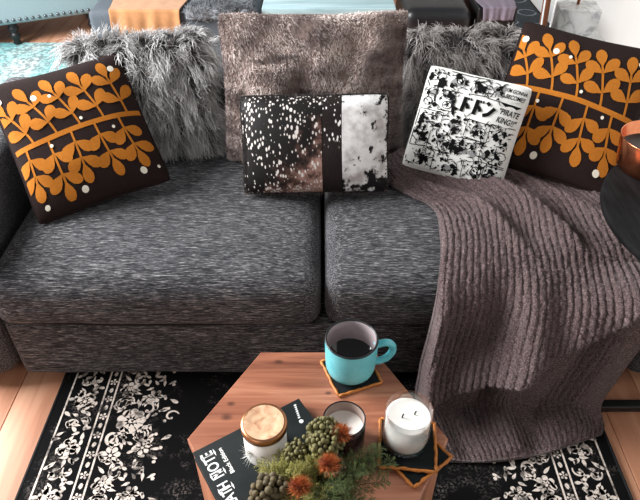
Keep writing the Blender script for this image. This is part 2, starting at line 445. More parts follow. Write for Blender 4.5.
# ------------------------------------------------------------------ pillows
def euler_for(yaw, lean, roll):
    return (Matrix.Rotation(yaw, 3, 'Z') @ Matrix.Rotation(-lean, 3, 'X') @ Matrix.Rotation(roll, 3, 'Y'))
class Pillow:
    """W x H pillow in local x (width) / z (height), front faces local -y"""
    def __init__(s, name, x, y, zl, yaw, lean, roll, W, H, T, label, group, seed, pinch=0.05, wr=0.004, cat='pillow'):
        s.W, s.H, s.T, s.pinch, s.wr, s.seed = W, H, T, pinch, wr, seed
        R = euler_for(*(math.radians(a) for a in (yaw, lean, roll)))
        lo = min((R @ Vector((a * W / 2, 0, b * H / 2))).z for a in (-1, 1) for b in (-1, 1))
        s.root = empty(name, (x, y, zl - lo), R.to_euler(), label, cat, group)
        s.R = np.array(R); s.down = s.R.T @ np.array([0, 0, -1.0])
    def pt(s, a, b, side=1, off=0.0):
        a = np.clip(np.asarray(a, float), -1, 1); b = np.clip(np.asarray(b, float), -1, 1)
        rc = 1 - 0.035 * (a * b) ** 6
        X = s.W / 2 * a * (1 - s.pinch * (1 - b ** 2)) * rc; Z = s.H / 2 * b * (1 - s.pinch * (1 - a ** 2)) * rc
        e = np.clip((1 - a ** 2) * (1 - b ** 2), 0, 1)
        h = s.T / 2 * e ** 0.42
        P = np.stack([X, np.zeros_like(X), Z], -1)
        wv = vnoise(P.reshape(-1, 3) * [1, 0, 1], 26, s.seed, 2).reshape(X.shape) * s.wr * np.clip(e * 3, 0, 1)
        P[..., 1] = -side * (h + wv) - side * off
        return P
    def cover(s, mat, n=30, name='cover'):
        t = np.sin(np.linspace(-PI / 2, PI / 2, n)); A, B = np.meshgrid(t, t, indexing='ij')
        V = np.concatenate([s.pt(A, B, 1).reshape(-1, 3), s.pt(A, B, -1).reshape(-1, 3)])
        F = np.concatenate([grid_faces(n, n, 0, True), grid_faces(n, n, n * n, False)])
        key = np.round(V / 1e-5).astype(np.int64)
        _, idx, inv = np.unique(key, axis=0, return_index=True, return_inverse=True); inv = inv.ravel()
        Fl = [list(dict.fromkeys(q)) for q in inv[F].tolist()]
        return link(name, mesh(name, V[idx], [q for q in Fl if len(q) > 2]), mat, s.root)
    def panel(s, a0, a1, b0, b1, mat, name, off=0.0012, n=16):
        A, B = np.meshgrid(np.linspace(a0, a1, n), np.sin(np.linspace(math.asin(b0), math.asin(b1), n)), indexing='ij')
        return link(name, quads_mesh(name, s.pt(A, B, 1, off).reshape(-1, 3), grid_faces(n, n, 0, True)), mat, s.root)
    def flat(s, fl, mat, name, off=0.0015):
        P = np.array(fl.V); V = s.pt(P[:, 0], P[:, 1], 1, off)
        o = link(name, mesh(name, V, [q[::-1] for q in fl.F]), mat, s.root); return o
    def edge(s, mat, rad=0.003, name='piping'):
        u = np.linspace(-1, 1, 24)[:-1]; o = np.ones_like(u)
        a = np.concatenate([u, o, -u, -o]); b = np.concatenate([-o, u, o, -u])
        P = s.pt(a, b); P = np.concatenate([P, P[:1]])
        V, F = tube(P, rad, 6, False); return link(name, mesh(name, V, F), mat, s.root)
    def surf(s, n, front=0.86):
        """random points and outward normals on the front, rim and a bit of the back"""
        m = n * 2
        a = rng.uniform(-1, 1, m); b = rng.uniform(-1, 1, m)
        sel = rng.random(m) < 0.28
        which = rng.random(m) < 0.5
        a = np.where(sel & which, np.sign(a) * (1 - 0.06 * rng.random(m)), a); b = np.where(sel & ~which, np.sign(b) * (1 - 0.06 * rng.random(m)), b)
        a, b = a[:n], b[:n]
        sd = np.where(rng.random(n) < front, 1, -1)
        e = 1e-3
        P = np.where((sd > 0)[:, None], s.pt(a, b, 1), s.pt(a, b, -1))
        a2, b2 = np.clip(a, -1 + e, 1 - e), np.clip(b, -1 + e, 1 - e)
        def q(a_, b_): return np.where((sd > 0)[:, None], s.pt(a_, b_, 1), s.pt(a_, b_, -1))
        da = q(a2 + e, b2) - q(a2 - e, b2); db = q(a2, b2 + e) - q(a2, b2 - e)
        N = np.cross(da, db) * sd[:, None]
        N /= np.linalg.norm(N, axis=1, keepdims=True) + 1e-9
        N = np.where((N[:, 1] * sd > 0)[:, None], -N, N)
        rim = np.clip((np.maximum(abs(a), abs(b)) - 0.85) / 0.15, 0, 1)[:, None]
        out = np.stack([a * (abs(a) > 0.85), np.zeros(n), b * (abs(b) > 0.85)], 1)
        N = N * (1 - 0.7 * rim) + out * rim; N /= np.linalg.norm(N, axis=1, keepdims=True) + 1e-9
        return a, b, P, N

M_brown = plain('dark_brown_cotton', lin(40, 29, 27), 0.9, 0.2, 220, 0.15, Specular_IOR_Level=0.12)
M_mustard = plain('mustard_print', lin(184, 112, 38), 0.85, 0.08, 150, Specular_IOR_Level=0.12)
M_offwhite = plain('offwhite_print', lin(238, 230, 212), 0.8, 0.04, 150)

def leaf_print(P, seed, seq_up, seq_dn, slope=0.0):
    r = random.Random(seed); leaves = []; stems = Flat(); dots = []
    main = lambda s_: slope * s_ + 0.015 * math.sin(3.0 * s_ + seed)
    ss = np.linspace(-0.96, 0.97, 40); stems.strip([(q, main(q)) for q in ss], 0.07)
    def lf(x, y, a, L, w_): 
        pts = leaf_poly(x, y, a, L, w_)
        pts = [(max(-0.97, min(0.97, u)), max(-0.9, min(0.9, v))) for u, v in pts]; q_ = Flat(); q_.fan2(pts); leaves.append(q_)
    for sgn, seq in ((1, seq_up), (-1, seq_dn)):
        for (s0, tilt, ln, n) in seq:
            y0 = main(s0); x1 = s0 + tilt; y1 = y0 + sgn * ln * 0.74
            ts = np.linspace(0, 1, 10)
            cx = lambda t: s0 + tilt * t ** 1.4; cy = lambda t: y0 + (y1 - y0) * t
            stems.strip([(cx(t), cy(t)) for t in ts], 0.032)
            a_end = math.atan2(cy(1) - cy(0.85), cx(1) - cx(0.85))
            lf(cx(0.95), cy(0.95), a_end, 0.29, 0.160)
            for q in range(n):
                t = 0.34 + 0.46 * q / max(1, n - 1) if n > 1 else 0.55
                for sd in (-1, 1):
                    aa = a_end + sd * r.uniform(0.80, 1.0)
                    lf(cx(t), cy(t), aa, r.uniform(0.265, 0.305), r.uniform(0.155, 0.175))
    for (x, y, rr) in [(-0.9, 0.70, 0.05), (-0.42, 0.60, 0.045), (-0.2, 0.56, 0.025), (0.78, 0.73, 0.05), (0.1, 0.12, 0.024), (-0.44, -0.13, 0.026), (0.5, -0.12, 0.024), (-0.22, -0.82, 0.05), (0.66, -0.80, 0.05), (0.9, -0.79, 0.024), (-0.8, -0.86, 0.04)]:
        q_ = Flat(); q_.fan2(poly_disc(x, y, rr, 12)); dots.append(q_)
    P.flat(stems, M_mustard, 'printed_stem', 0.0012)
    for q in leaves: P.flat(q, M_mustard, 'printed_leaf', 0.0020)
    for q in dots: P.flat(q, M_offwhite, 'printed_dot', 0.0024)

up_ = [(-0.66, -0.22, 0.70, 2), (-0.30, -0.22, 0.80, 2), (0.06, -0.20, 0.80, 2), (0.42, -0.16, 0.78, 2), (0.78, -0.10, 0.80, 2)]
dn_ = [(-0.80, -0.02, 0.64, 2), (-0.46, 0.02, 0.86, 2), (-0.11, 0.00, 0.70, 2), (0.25, 0.06, 0.76, 2), (0.62, 0.08, 0.72, 2)]
P1 = Pillow('leaf_print_pillow', -0.685, 1.55, 0.449, 22, 47, -7.5, 0.385, 0.420, 0.13, 'dark brown mustard-leaf pillow in the bare left corner of the sofa', 'leaf print pillows', 11)
P1.cover(M_brown); leaf_print(P1, 1, up_, dn_, 0.03); P1.edge(M_brown, 0.0035)
P2 = Pillow('leaf_print_pillow', 0.732, 1.661, 0.467, -18, 48, 8, 0.410, 0.468, 0.12, 'larger dark brown mustard-leaf pillow partly hidden by the comic pillow and copper pot', 'leaf print pillows', 12)
P2.cover(M_brown); leaf_print(P2, 2, up_, dn_, -0.03); P2.edge(M_brown, 0.0035)

# long shaggy grey pillows
def shag(P, n, L, cr, ct, seed, spread=0.55):
    a, b, R_, N_ = P.surf(n, 0.86)
    ncl = 420
    cl = rng.integers(0, n, ncl)
    # nearest clump centre
    idx = np.argmin(((R_[:, None, :] - R_[cl][None]) ** 2).sum(-1), 1)
    cdir = rng.normal(size=(ncl, 3)) * 0.55
    d = N_ * 0.55 + P.down[None] * 0.35 * np.clip(1 - np.clip(b, 0, 1) * 1.0, 0.1, 1)[:, None] + cdir[idx] * spread + rng.normal(size=(n, 3)) * 0.16
    d[:, 1] = np.where(d[:, 1] > 0.3, 0.3, d[:, 1])
    d /= np.linalg.norm(d, axis=1, keepdims=True)
    lens = L * rng.uniform(0.65, 1.15, n)
    pull = (R_[cl][idx] - R_) * 0.85 / lens[:, None]
    bend = P.down[None] * 0.55 + pull * 0.9 + cdir[idx] * 0.25
    shade = rng.uniform(0.6, 1.15, n)[:, None] * (0.8 + 0.35 * rng.random(ncl)[idx])[:, None]
    me = strands('fur', R_, d, lens, 0.00135, bend, 5, np.array(cr[:3]) * shade, np.array(ct[:3]) * shade, 3, rng.normal(size=(n, 3)) * 0.5)
    o = link('long_fur', me, M_fur, P.root); o['kind'] = 'stuff'
F1 = Pillow('shaggy_pillow', -0.542, 1.775, 0.462, 11, 24, 0, 0.40, 0.355, 0.12, 'light grey long-haired shaggy pillow behind the mustard leaf pillow by the wide brown fur pillow', 'shaggy fur pillows', 21)
F1.cover(plain('grey_fur_backing', lin(70, 66, 66), 0.95, 0.3, 60)); shag(F1, 11000, 0.062, lin(100, 94, 92), lin(252, 250, 248), 1)
F2 = Pillow('shaggy_pillow', 0.452, 1.835, 0.470, 4, 29, 0, 0.35, 0.345, 0.12, 'dark grey long-haired shaggy pillow behind the black and white comic pillow', 'shaggy fur pillows', 22)
F2.cover(plain('dark_fur_backing', lin(50, 47, 47), 0.95, 0.3, 60)); shag(F2, 10000, 0.062, lin(64, 58, 57), lin(226, 218, 213), 2)

# wide short-pile fur pillow
B = Pillow('plush_fur_pillow', -0.018, 1.735, 0.452, 1.6, 15, 0, 0.560, 0.442, 0.14, 'wide taupe brown short-pile fur pillow standing at the middle of the sofa', None, 23, 0.05, 0.014)
B.cover(plain('taupe_backing', lin(120, 102, 95), 0.95, 0.3, 60))
n = 60000
a, b, R_, N_ = B.surf(n, 0.88)
swirl = np.stack([vnoise(R_, 14, 5), np.zeros(n), vnoise(R_, 14, 6) - 0.3], 1)
d = N_ * 0.6 + swirl * 0.8 + rng.normal(size=(n, 3)) * 0.45; d /= np.linalg.norm(d, axis=1, keepdims=True)
band = 0.52 + 0.30 * np.cos((R_[:, 0] + 0.20 + 0.03 * vnoise(R_, 12, 4)) * 20.5) + 0.55 * vnoise(R_, 13, 8)
streak = vnoise(R_ * [1, 1, 2.2], 34, 9, 3)
tone = np.clip(band * 0.85 + 0.05 + 0.22 * streak, 0, 1)[:, None]
dark = np.array(lin(102, 86, 84)[:3]); lite = np.array(lin(248, 230, 222)[:3])
tone = np.clip((tone - 0.5) * 1.5 + 0.52, 0, 1); colr = dark * (1 - tone) + lite * tone
crack = (np.clip((vnoise(R_ * [1, 1, 2.6], 30, 19, 3) - 0.42) * 5, 0, 1) * (np.maximum(abs(a), abs(b)) < 0.9))[:, None]; colr = colr * (1 - 0.7 * crack)
colr *= rng.uniform(0.75, 1.2, n)[:, None]
o = link('short_fur', strands('short_fur', R_, d, 0.0075 * rng.uniform(0.6, 1.4, n), 0.0009, swirl * 0.4, 2, colr * 0.8, np.minimum(colr * 1.15, 0.95), 2), M_fur, B.root); o['kind'] = 'stuff'

# cowhide patchwork pillow
C = Pillow('cowhide_pillow', -0.014, 1.535, 0.457, -1, 26, -1.5, 0.425, 0.280, 0.13, 'patchwork cowhide pillow in black, brown and white with silver flecks', None, 31, 0.03, 0.003)
C.cover(plain('black_hide_back', lin(24, 20, 19), 0.8, 0.3, 60, Specular_IOR_Level=0.12))
def hide(name, kind):
    k = Mat(name, 0.6, Specular_IOR_Level=0.2); ob = k.obj
    hair = k.noise(k.map((300, 300, 90)), 1, 3)
    vor = k.n('ShaderNodeTexVoronoi', {'Vector': k.map((120, 120, 58), rot=(0, 0.55, 0)), 'Scale': 1.0, 'Randomness': 1.0}).outputs['Distance']
    sz = k.noise(ob, 26, 2)
    fleck = k.ramp(k.math('ADD', vor, k.math('MULTIPLY', k.math('SUBTRACT', 0.53, sz), 0.8)), [(0.27, G(1)), (0.34, G(0))])
    sep = k.n('ShaderNodeSeparateXYZ', {'Vector': ob})
    if kind == 'dark':
        # black at the upper left fading to reddish tan at the lower right
        g = k.math('ADD', k.math('MULTIPLY', sep.outputs['X'], 4.6), k.math('MULTIPLY', sep.outputs['Z'], -4.0))
        g = k.math('ADD', g, k.math('MULTIPLY', k.noise(ob, 26, 5, 0.65), 1.9)); g = k.math('SUBTRACT', g, 0.42)
        base = k.ramp(g, [(0.30, lin(18, 15, 14)), (0.55, lin(84, 60, 52)), (0.85, lin(178, 140, 128))])
        base = k.mix(k.math('MULTIPLY', hair, 0.4), base, lin(30, 22, 20))
        k.base(k.mix(fleck, base, lin(214, 206, 200)))
    elif kind == 'strip':
        g = k.math('ADD', k.math('MULTIPLY', sep.outputs['Z'], 5.0), 0.5)
        fl_ = k.math('MULTIPLY', fleck, k.ramp(g, [(0.45, G(0)), (0.6, G(1))]))
        k.base(k.mix(fl_, k.mix(hair, lin(16, 13, 13), lin(46, 36, 34)), lin(236, 232, 228)))
    else:
        n1 = k.noise(ob, 22, 5, 0.6)
        e = k.math('ADD', k.math('MULTIPLY', sep.outputs['Z'], 3.2), n1)
        blk = k.ramp(e, [(0.14, G(1)), (0.20, G(0))])
        n2 = k.noise(k.map((1, 1, 1), (3, 1, 2)), 40, 4, 0.65)
        spot = k.ramp(k.math('ADD', n2, k.math('MULTIPLY', sep.outputs['X'], 0.8)), [(0.71, G(0)), (0.76, G(1))])
        wht = k.ramp(k.noise(ob, 30, 3), [(0.3, lin(176, 168, 166)), (0.6, lin(240, 238, 236))])
        k.base(k.mix(k.math('MAXIMUM', blk, spot), wht, lin(24, 21, 21)))
    k.bump(hair, 0.3, 0.002)
    return k.m
for a0, a1, nm_, kd in ((-0.985, 0.095, 'speckled_hide_panel', 'dark'), (0.105, 0.355, 'dark_hide_panel', 'strip'), (0.365, 0.985, 'white_hide_panel', 'white')):
    C.panel(a0, a1, -0.985, 0.985, hide(nm_, kd), nm_)
C.edge(M_dark_seam, 0.003)
n = 2600
a, b, R_, N_ = C.surf(n, 0.9); sel = np.maximum(abs(a), abs(b)) > 0.95
o = link('edge_hair', strands('edge_hair', R_[sel], N_[sel], 0.011 * rng.uniform(0.6, 1.2, sel.sum()), 0.0008, rng.normal(size=(sel.sum(), 3)) * 0.3, 2, np.tile(lin(34, 28, 27)[:3], (sel.sum(), 1)), np.tile(lin(110, 96, 90)[:3], (sel.sum(), 1)), 2), M_fur, C.root); o['kind'] = 'stuff'

# black and white comic pillow
Q = Pillow('comic_pillow', 0.421, 1.590, 0.473, -21, 32, 4.5, 0.298, 0.302, 0.10, 'small white pillow printed with a black comic page collage and speech bubbles', None, 41, 0.03, 0.003)
M_cloth_white = plain('white_cotton', lin(232, 231, 226), 0.85, 0.05, 120, 0.1)
M_ink = plain('black_ink', lin(14, 14, 14), 0.9, 0.2, 120, Specular_IOR_Level=0.12)
M_tone = plain('grey_screentone', lin(140, 140, 139), 0.85, 0.25, 400)
Q.cover(M_cloth_white); Q.edge(M_cloth_white, 0.003)
ink = Flat(); tone = Flat(); white = Flat()
def text_flat(fl, body, cx, cy, size, rot=0.0, shear=0.0, sx=1.0, fan=False):
    cu = bpy.data.curves.new('t', 'FONT'); cu.body = body; cu.size = 1.0; cu.align_x = 'CENTER'; cu.align_y = 'CENTER'; cu.shear = shear; cu.resolution_u = 3; cu.offset = 0.02
    ob = bpy.data.objects.new('t', cu); COL.objects.link(ob)
    dg = bpy.context.evaluated_depsgraph_get(); dg.update(); me = ob.evaluated_get(dg).to_mesh()
    o = len(fl.V); ca, sa = math.cos(rot), math.sin(rot)
    for v in me.vertices:
        x_, y_ = v.co.x * size * sx, v.co.y * size
        fl.V.append((cx + x_ * ca - y_ * sa, cy + x_ * sa + y_ * ca))
    for p in me.polygons: fl.F.append(tuple(o + i for i in p.vertices))
    ob.evaluated_get(dg).to_mesh_clear(); bpy.data.objects.remove(ob); bpy.data.curves.remove(cu)
r = random.Random(5)
def blob(fl, cx, cy, rr, jag=0.5, n=11, sq=1.0):
    fl.fan2([(max(-.97, min(.97, cx + rr * (1 - jag * r.random()) * math.cos(2 * PI * k / n))), max(-.97, min(.97, cy + sq * rr * (1 - jag * r.random()) * math.sin(2 * PI * k / n)))) for k in range(n)])
def ring(fl, cx, cy, rx, ry, wd, n=22, rot=0):
    pts = poly_disc(cx, cy, rx, n, ry, rot); fl.strip(pts + pts[:2], wd)
cells = []
for (y0, y1, xs) in ((0.62, 0.97, (-0.97, -0.55, -0.1, 0.25, 0.58)), (0.2, 0.58, (-0.97, -0.62, -0.2)), (-0.18, 0.16, (-0.97, -0.45, 0.05, 0.5, 0.97)), (-0.56, -0.22, (-0.97, -0.6, -0.1, 0.45, 0.97)), (-0.96, -0.6, (-0.97, -0.4, 0.2, 0.6, 0.97))):
    for x0, x1 in zip(xs[:-1], xs[1:]): cells.append((x0, x1, y0, y1))
for (x0, x1, y0, y1) in cells:
    tl = r.uniform(-0.03, 0.03); cr = [(x0, y0), (x1, y0 + tl), (x1, y1 + tl), (x0, y1)]
    for i in range(4):
        pa, pb = np.array(cr[i]), np.array(cr[(i + 1) % 4])
        if r.random() < 0.4: ink.strip([pa + (pb - pa) * t for t in np.linspace(0.02, 0.98, 6)], 0.014)
    wx, wy = x1 - x0, y1 - y0
    for q in range(r.randint(3, 5)): blob(ink, r.uniform(x0 + 0.05, x1 - 0.05), r.uniform(y0 + 0.05, y1 - 0.05), r.uniform(0.04, 0.10), 0.7)
    for q in range(r.randint(1, 3)): blob(tone, r.uniform(x0 + 0.08, x1 - 0.08), r.uniform(y0 + 0.08, y1 - 0.08), r.uniform(0.05, 0.12), 0.5)
    for q in range(r.randint(5, 9)):   # hatching and speed lines
        ax, ay = r.uniform(x0, x1), r.uniform(y0, y1); an = r.uniform(0, 6.28); ln = r.uniform(0.06, 0.2)
        pts = [(min(.97, max(-.97, ax + ln * t * math.cos(an + 0.6 * t))), min(.97, max(-.97, ay + ln * t * math.sin(an + 0.6 * t)))) for t in np.linspace(0, 1, 5)]
        ink.strip(pts, [0.004, 0.014, 0.018, 0.012, 0.003])
    if r.random() < 0.7: 
        bx, by = r.uniform(x0 + 0.1, x1 - 0.1), r.uniform(y0 + 0.1, y1 - 0.1)
        white.fan2(poly_disc(bx, by, 0.09, 16, 0.07)); ring(ink, bx, by, 0.09, 0.07, 0.012)
for q in range(620):
    bx, by = r.uniform(-0.93, 0.93), r.uniform(-0.93, 0.93)
    if bx > 0.5 and by > 0.15: continue
    if -0.25 < bx < 0.52 and 0.2 < by < 0.6: continue
    if r.random() < 0.45: blob(ink, bx, by, r.uniform(0.015, 0.045), 0.75, 8, r.uniform(0.5, 1.6))
    else:
        an = r.choice((0.3, 1.2, 1.9, 2.7)) + r.uniform(-0.3, 0.3); ln = r.uniform(0.05, 0.15); cv = r.uniform(-1.5, 1.5)
        ink.strip([(min(.97, max(-.97, bx + ln * t * math.cos(an + cv * t))), min(.97, max(-.97, by + ln * t * math.sin(an + cv * t)))) for t in np.linspace(0, 1, 5)], [0.004, 0.016, 0.020, 0.014, 0.003])
# large katakana sound effect, drawn stroke by stroke
for cx in (-0.12, 0.12):
    ink.strip([(cx, 0.55), (cx - 0.005, 0.42), (cx - 0.02, 0.26)], 0.075); ink.strip([(cx, 0.44), (cx + 0.06, 0.40), (cx + 0.10, 0.34)], 0.065)
    for q in (0, 1): ink.strip([(cx + 0.055 + 0.05 * q, 0.55), (cx + 0.07 + 0.05 * q, 0.50)], 0.03)
ink.strip([(0.30, 0.54), (0.36, 0.49)], 0.06); ink.strip([(0.28, 0.28), (0.38, 0.33), (0.47, 0.46)], 0.07)
ink.strip([(-0.10, -0.28), (-0.11, -0.38), (-0.12, -0.50)], 0.08); ink.strip([(-0.10, -0.44), (0.0, -0.45), (0.12, -0.42)], 0.08)
for q in (0, 1): ink.strip([(0.02 + 0.06 * q, -0.30), (0.04 + 0.06 * q, -0.36)], 0.035)
# speech bubbles with lettering
txt = Flat()
for cx, cy, rx, ry in ((0.76, 0.80, 0.21, 0.15), (0.74, 0.36, 0.20, 0.20), (-0.86, -0.80, 0.09, 0.10)):
    bub = Flat(); bub.fan2([(min(.985, u), max(-.97, v)) for u, v in poly_disc(cx, cy, rx, 22, ry)]); Q.flat(bub, M_cloth_white, 'speech_bubble', 0.0030)
text_flat(txt, "I'M GONNA", 0.76, 0.85, 0.105, -0.03, 0.15, 0.72); text_flat(txt, "BECOME!!", 0.76, 0.73, 0.112, -0.03, 0.15, 0.75)
text_flat(txt, "\"PIRATE", 0.74, 0.43, 0.15, -0.05, 0.15, 0.75); text_flat(txt, "KING!!\"", 0.74, 0.27, 0.15, -0.05, 0.15, 0.75)
ink.strip([(0.55, 0.60), (0.68, 0.56), (0.8, 0.55), (0.93, 0.58)], [0.02, 0.08, 0.09, 0.01])
Q.flat(tone, M_tone, 'printed_grey_tone', 0.0012)['kind'] = 'stuff'; Q.flat(white, M_cloth_white, 'printed_blank_shape', 0.0018)['kind'] = 'stuff'
Q.flat(ink, M_ink, 'printed_ink', 0.0024)['kind'] = 'stuff'; Q.flat(txt, M_ink, 'bubble_lettering', 0.0040)

# ------------------------------------------------------------------ ribbed throw blanket draped over the seat
def spline(kn, pts, t):
    kn = np.array(kn, float); P = np.array(pts, float); m = np.gradient(P, kn, axis=0)
    i = np.clip(np.searchsorted(kn, t) - 1, 0, len(kn) - 2); h = (kn[i + 1] - kn[i])[:, None]; u = ((t - kn[i]) / (kn[i + 1] - kn[i]))[:, None]
    return (2 * u ** 3 - 3 * u ** 2 + 1) * P[i] + (u ** 3 - 2 * u ** 2 + u) * h * m[i] + (-2 * u ** 3 + 3 * u ** 2) * P[i + 1] + (u ** 3 - u ** 2) * h * m[i + 1]
rows = [  # left end, right end of each crosswise row from the pillows to the floor
    ((0.15, 1.640, 0.462), (0.62, 1.700, 0.465)),
    ((0.175, 1.560, 0.463), (0.74, 1.600, 0.468)),
    ((0.24, 1.480, 0.464), (0.82, 1.500, 0.472)),
    ((0.315, 1.400, 0.466), (0.852, 1.400, 0.480)),
    ((0.318, 1.270, 0.466), (0.862, 1.270, 0.482)),
    ((0.302, 1.160, 0.462), (0.862, 1.150, 0.474)),
    ((0.290, 1.098, 0.425), (0.855, 1.085, 0.435)),
    ((0.280, 1.078, 0.300), (0.838, 1.055, 0.300)),
    ((0.268, 1.066, 0.150), (0.805, 1.040, 0.150)),
    ((0.270, 1.040, 0.045), (0.782, 1.020, 0.050)),
    ((0.290, 0.975, 0.022), (0.785, 0.985, 0.022)),
    ((0.320, 0.880, 0.018), (0.770, 0.960, 0.018)),
]
Lp = np.array([q[0] for q in rows]); Rp = np.array([q[1] for q in rows])
kn = np.concatenate([[0], np.cumsum(np.linalg.norm(np.diff((Lp + Rp) / 2, axis=0), axis=1))]); Ltot = kn[-1]
NU, NV = 460, 420
U_, V_ = np.meshgrid(np.linspace(0, 1, NU), np.linspace(0, 1, NV), indexing='ij')
tv = V_.ravel() * Ltot; uu = U_.ravel()
PL, PR = spline(kn, Lp, tv), spline(kn, Rp, tv)
Pb = PL * (1 - uu[:, None]) + PR * uu[:, None]
# the lower hem bows forward in its middle
hem = np.clip((tv - kn[9]) / (Ltot - kn[9]), 0, 1); Pb[:, 1] -= 0.035 * hem * np.sin(PI * uu) * (1 - 0.3 * uu)
Pg = Pb.reshape(NU, NV, 3)
def normals(Pg):
    du = np.gradient(Pg, axis=0); dv = np.gradient(Pg, axis=1); N = np.cross(dv, du)
    return N / (np.linalg.norm(N, axis=2, keepdims=True) + 1e-12)
Nn = normals(Pg)
if Nn[NU // 2, 60, 2] < 0: Nn = -Nn
flip_throw = normals(Pg)[NU // 2, 60, 2] > 0
Ug, Tg = U_, tv.reshape(NU, NV)
hang = np.clip((Tg - kn[5]) / 0.14, 0, 1) * np.clip((Ltot + 0.10 - Tg) / 0.25, 0.15, 1)
sm = lambda x_: np.clip(x_, 0, 1) ** 2 * (3 - 2 * np.clip(x_, 0, 1))
# soft hanging folds
fold = 0.022 * np.sin(2 * PI * (Ug * 2.6 + 0.25 * (Tg - kn[6])) + 0.6) + 0.009 * np.sin(2 * PI * (Ug * 4.7 - 0.5 * (Tg - kn[6])) + 2.0)
D_ = fold * hang + 0.012 * hang
# one big diagonal roll from the armrest side down to the lower left, cloth below it tucked back
tl = kn[6] - 0.10 + 0.44 * np.clip(1 - Ug, 0, 1) ** 0.75 + 0.012 * np.sin(Ug * 7)
dd = Tg - tl
roll = np.where(dd < 0, np.exp(-(dd / 0.11) ** 2), np.exp(-(dd / 0.016) ** 2))
D_ = D_ + 0.080 * roll * (0.55 + 0.45 * np.sin(PI * np.clip(Ug, 0, 1))) * np.clip((Tg - kn[5]) / 0.1, 0, 1)
D_ = D_ - 0.026 * sm(dd / 0.03) * sm((Tg - kn[6]) / 0.12) * sm((kn[10] - Tg) / 0.1)
# creases on the seat fanning from the left corner
seat = np.clip((kn[5] - Tg) / 0.1, 0, 1)
ang = (Ug - 0.10) * 0.55 - (Tg - kn[2]) * 0.42
D_ = D_ + seat * (0.020 * np.exp(-((ang - 0.02) / 0.022) ** 2) + 0.018 * np.exp(-((ang - 0.30) / 0.03) ** 2) + 0.036 * np.where(ang < 0.16, np.exp(-((ang - 0.16) / 0.05) ** 2), np.exp(-((ang - 0.16) / 0.014) ** 2)) + 0.006 * np.sin(Ug * 9 + Tg * 14)) + 0.004 * seat
# chunky chenille ribs
wv = 0.004 * np.sin(Tg * 22 + Ug * 6)
ph = (Ug + wv) * 33
D_ = D_ + 0.0056 * np.abs(np.sin(PI * ph)) ** 0.75
tuft = vnoise(np.stack([Ug.ravel() * 0.55, Tg.ravel(), 0 * uu], 1), 520, 3, 2).reshape(NU, NV)
D_ = D_ + 0.0030 * tuft
edge = np.minimum(np.minimum(Ug, 1 - Ug) * 0.5, np.minimum(Tg, Ltot - Tg)); D_ = D_ * np.clip(0.35 + edge / 0.02, 0, 1) + 0.003
Ps = Pg + Nn * D_[..., None]
Pbk = Pg - Nn * 0.004
V = np.concatenate([Ps.reshape(-1, 3), Pbk.reshape(-1, 3)])
F = np.concatenate([grid_faces(NU, NV, 0, not flip_throw), grid_faces(NU, NV, NU * NV, flip_throw)])
idx = np.arange(NU * NV).reshape(NU, NV)
loop = np.concatenate([idx[:-1, 0], idx[-1, :-1], idx[:0:-1, -1], idx[0, :0:-1]]); nx = np.roll(loop, -1)
F = np.concatenate([F, np.stack([loop, nx, nx + NU * NV, loop + NU * NV], 1)])
V[:, 2] = np.maximum(V[:, 2], 0.010)
k = Mat('mauve_chenille', 0.95)
nz = k.noise(k.obj, 260, 3, 0.65); nz2 = k.noise(k.obj, 7, 3)
k.base(k.mix(k.ramp(nz2, [(0.3, G(0)), (0.7, G(0.4))]), k.ramp(nz, [(0.34, lin(58, 46, 46)), (0.52, lin(100, 82, 81)), (0.68, lin(154, 132, 130))]), lin(80, 66, 64)))
k.bump(nz, 0.8, 0.006); k.set(k.b, 'Sheen Weight', 0.25); k.set(k.b, 'Specular IOR Level', 0.1)
thr = link('throw_blanket', quads_mesh('throw_blanket', V, F), k.m)
n = 110000; iu = rng.integers(4, NU - 4, n); iv = rng.integers(4, NV - 4, n); ridge = np.abs(np.sin(PI * ph[iu, iv])); keep = ridge > rng.random(n) * 0.9; iu, iv, ridge = iu[keep], iv[keep], ridge[keep]; n = len(iu)
dn = Nn[iu, iv] * 0.8 + rng.normal(size=(n, 3)) * 0.6; dn /= np.linalg.norm(dn, axis=1, keepdims=True); sh = rng.uniform(0.6, 1.3, (n, 1))
o = link('chenille_fuzz', strands('chenille_fuzz', Ps[iu, iv] - Nn[iu, iv] * 0.001, dn, 0.005 * rng.uniform(0.6, 1.2, n), 0.0007, dn * 0, 1, np.tile(lin(88, 72, 71)[:3], (n, 1)) * sh, np.tile(lin(158, 136, 133)[:3], (n, 1)) * sh, 3), M_fur, thr); o['kind'] = 'stuff'
tag(thr, 'ribbed mauve-brown chenille throw blanket draped from the sofa seat to the rug', 'blanket')

# ------------------------------------------------------------------ hexagonal wooden drum table
TX, TY, TZ, TA = -0.004, 0.630, 0.505, 0.236
table = empty('hexagonal_table', (TX, TY, 0), label='hexagonal reddish wood drum coffee table in front of the sofa', cat='table')
M_table = wood('table_pine', lin(104, 56, 38), lin(156, 97, 71), lin(198, 140, 110), (4, 62, 40), 0.42, False,
               knots=((-0.17, 0.045, 0.014), (-0.165, 0.075, 0.010), (-0.08, 0.178, 0.012), (0.10, -0.06, 0.016), (0.02, 0.10, 0.008)))
def hexring(a, z): return [(a * math.cos(PI / 3 * k), a * math.sin(PI / 3 * k), z) for k in range(6)]
def hexprism(a, z0, z1, bev=0.003):
    R_ = [hexring(a - bev, z0), hexring(a, z0 + bev), hexring(a, z1 - bev), hexring(a - bev, z1)]
    V = [p for q in R_ for p in q]; F = [tuple(range(6))[::-1], tuple(18 + k for k in range(6))]
    for i in range(3):
        for k in range(6): F.append((i * 6 + k, i * 6 + (k + 1) % 6, (i + 1) * 6 + (k + 1) % 6, (i + 1) * 6 + k))
    return V, F
link('table_top', mesh('table_top', *hexprism(TA, TZ - 0.022, TZ)), M_table, table, smooth=False)
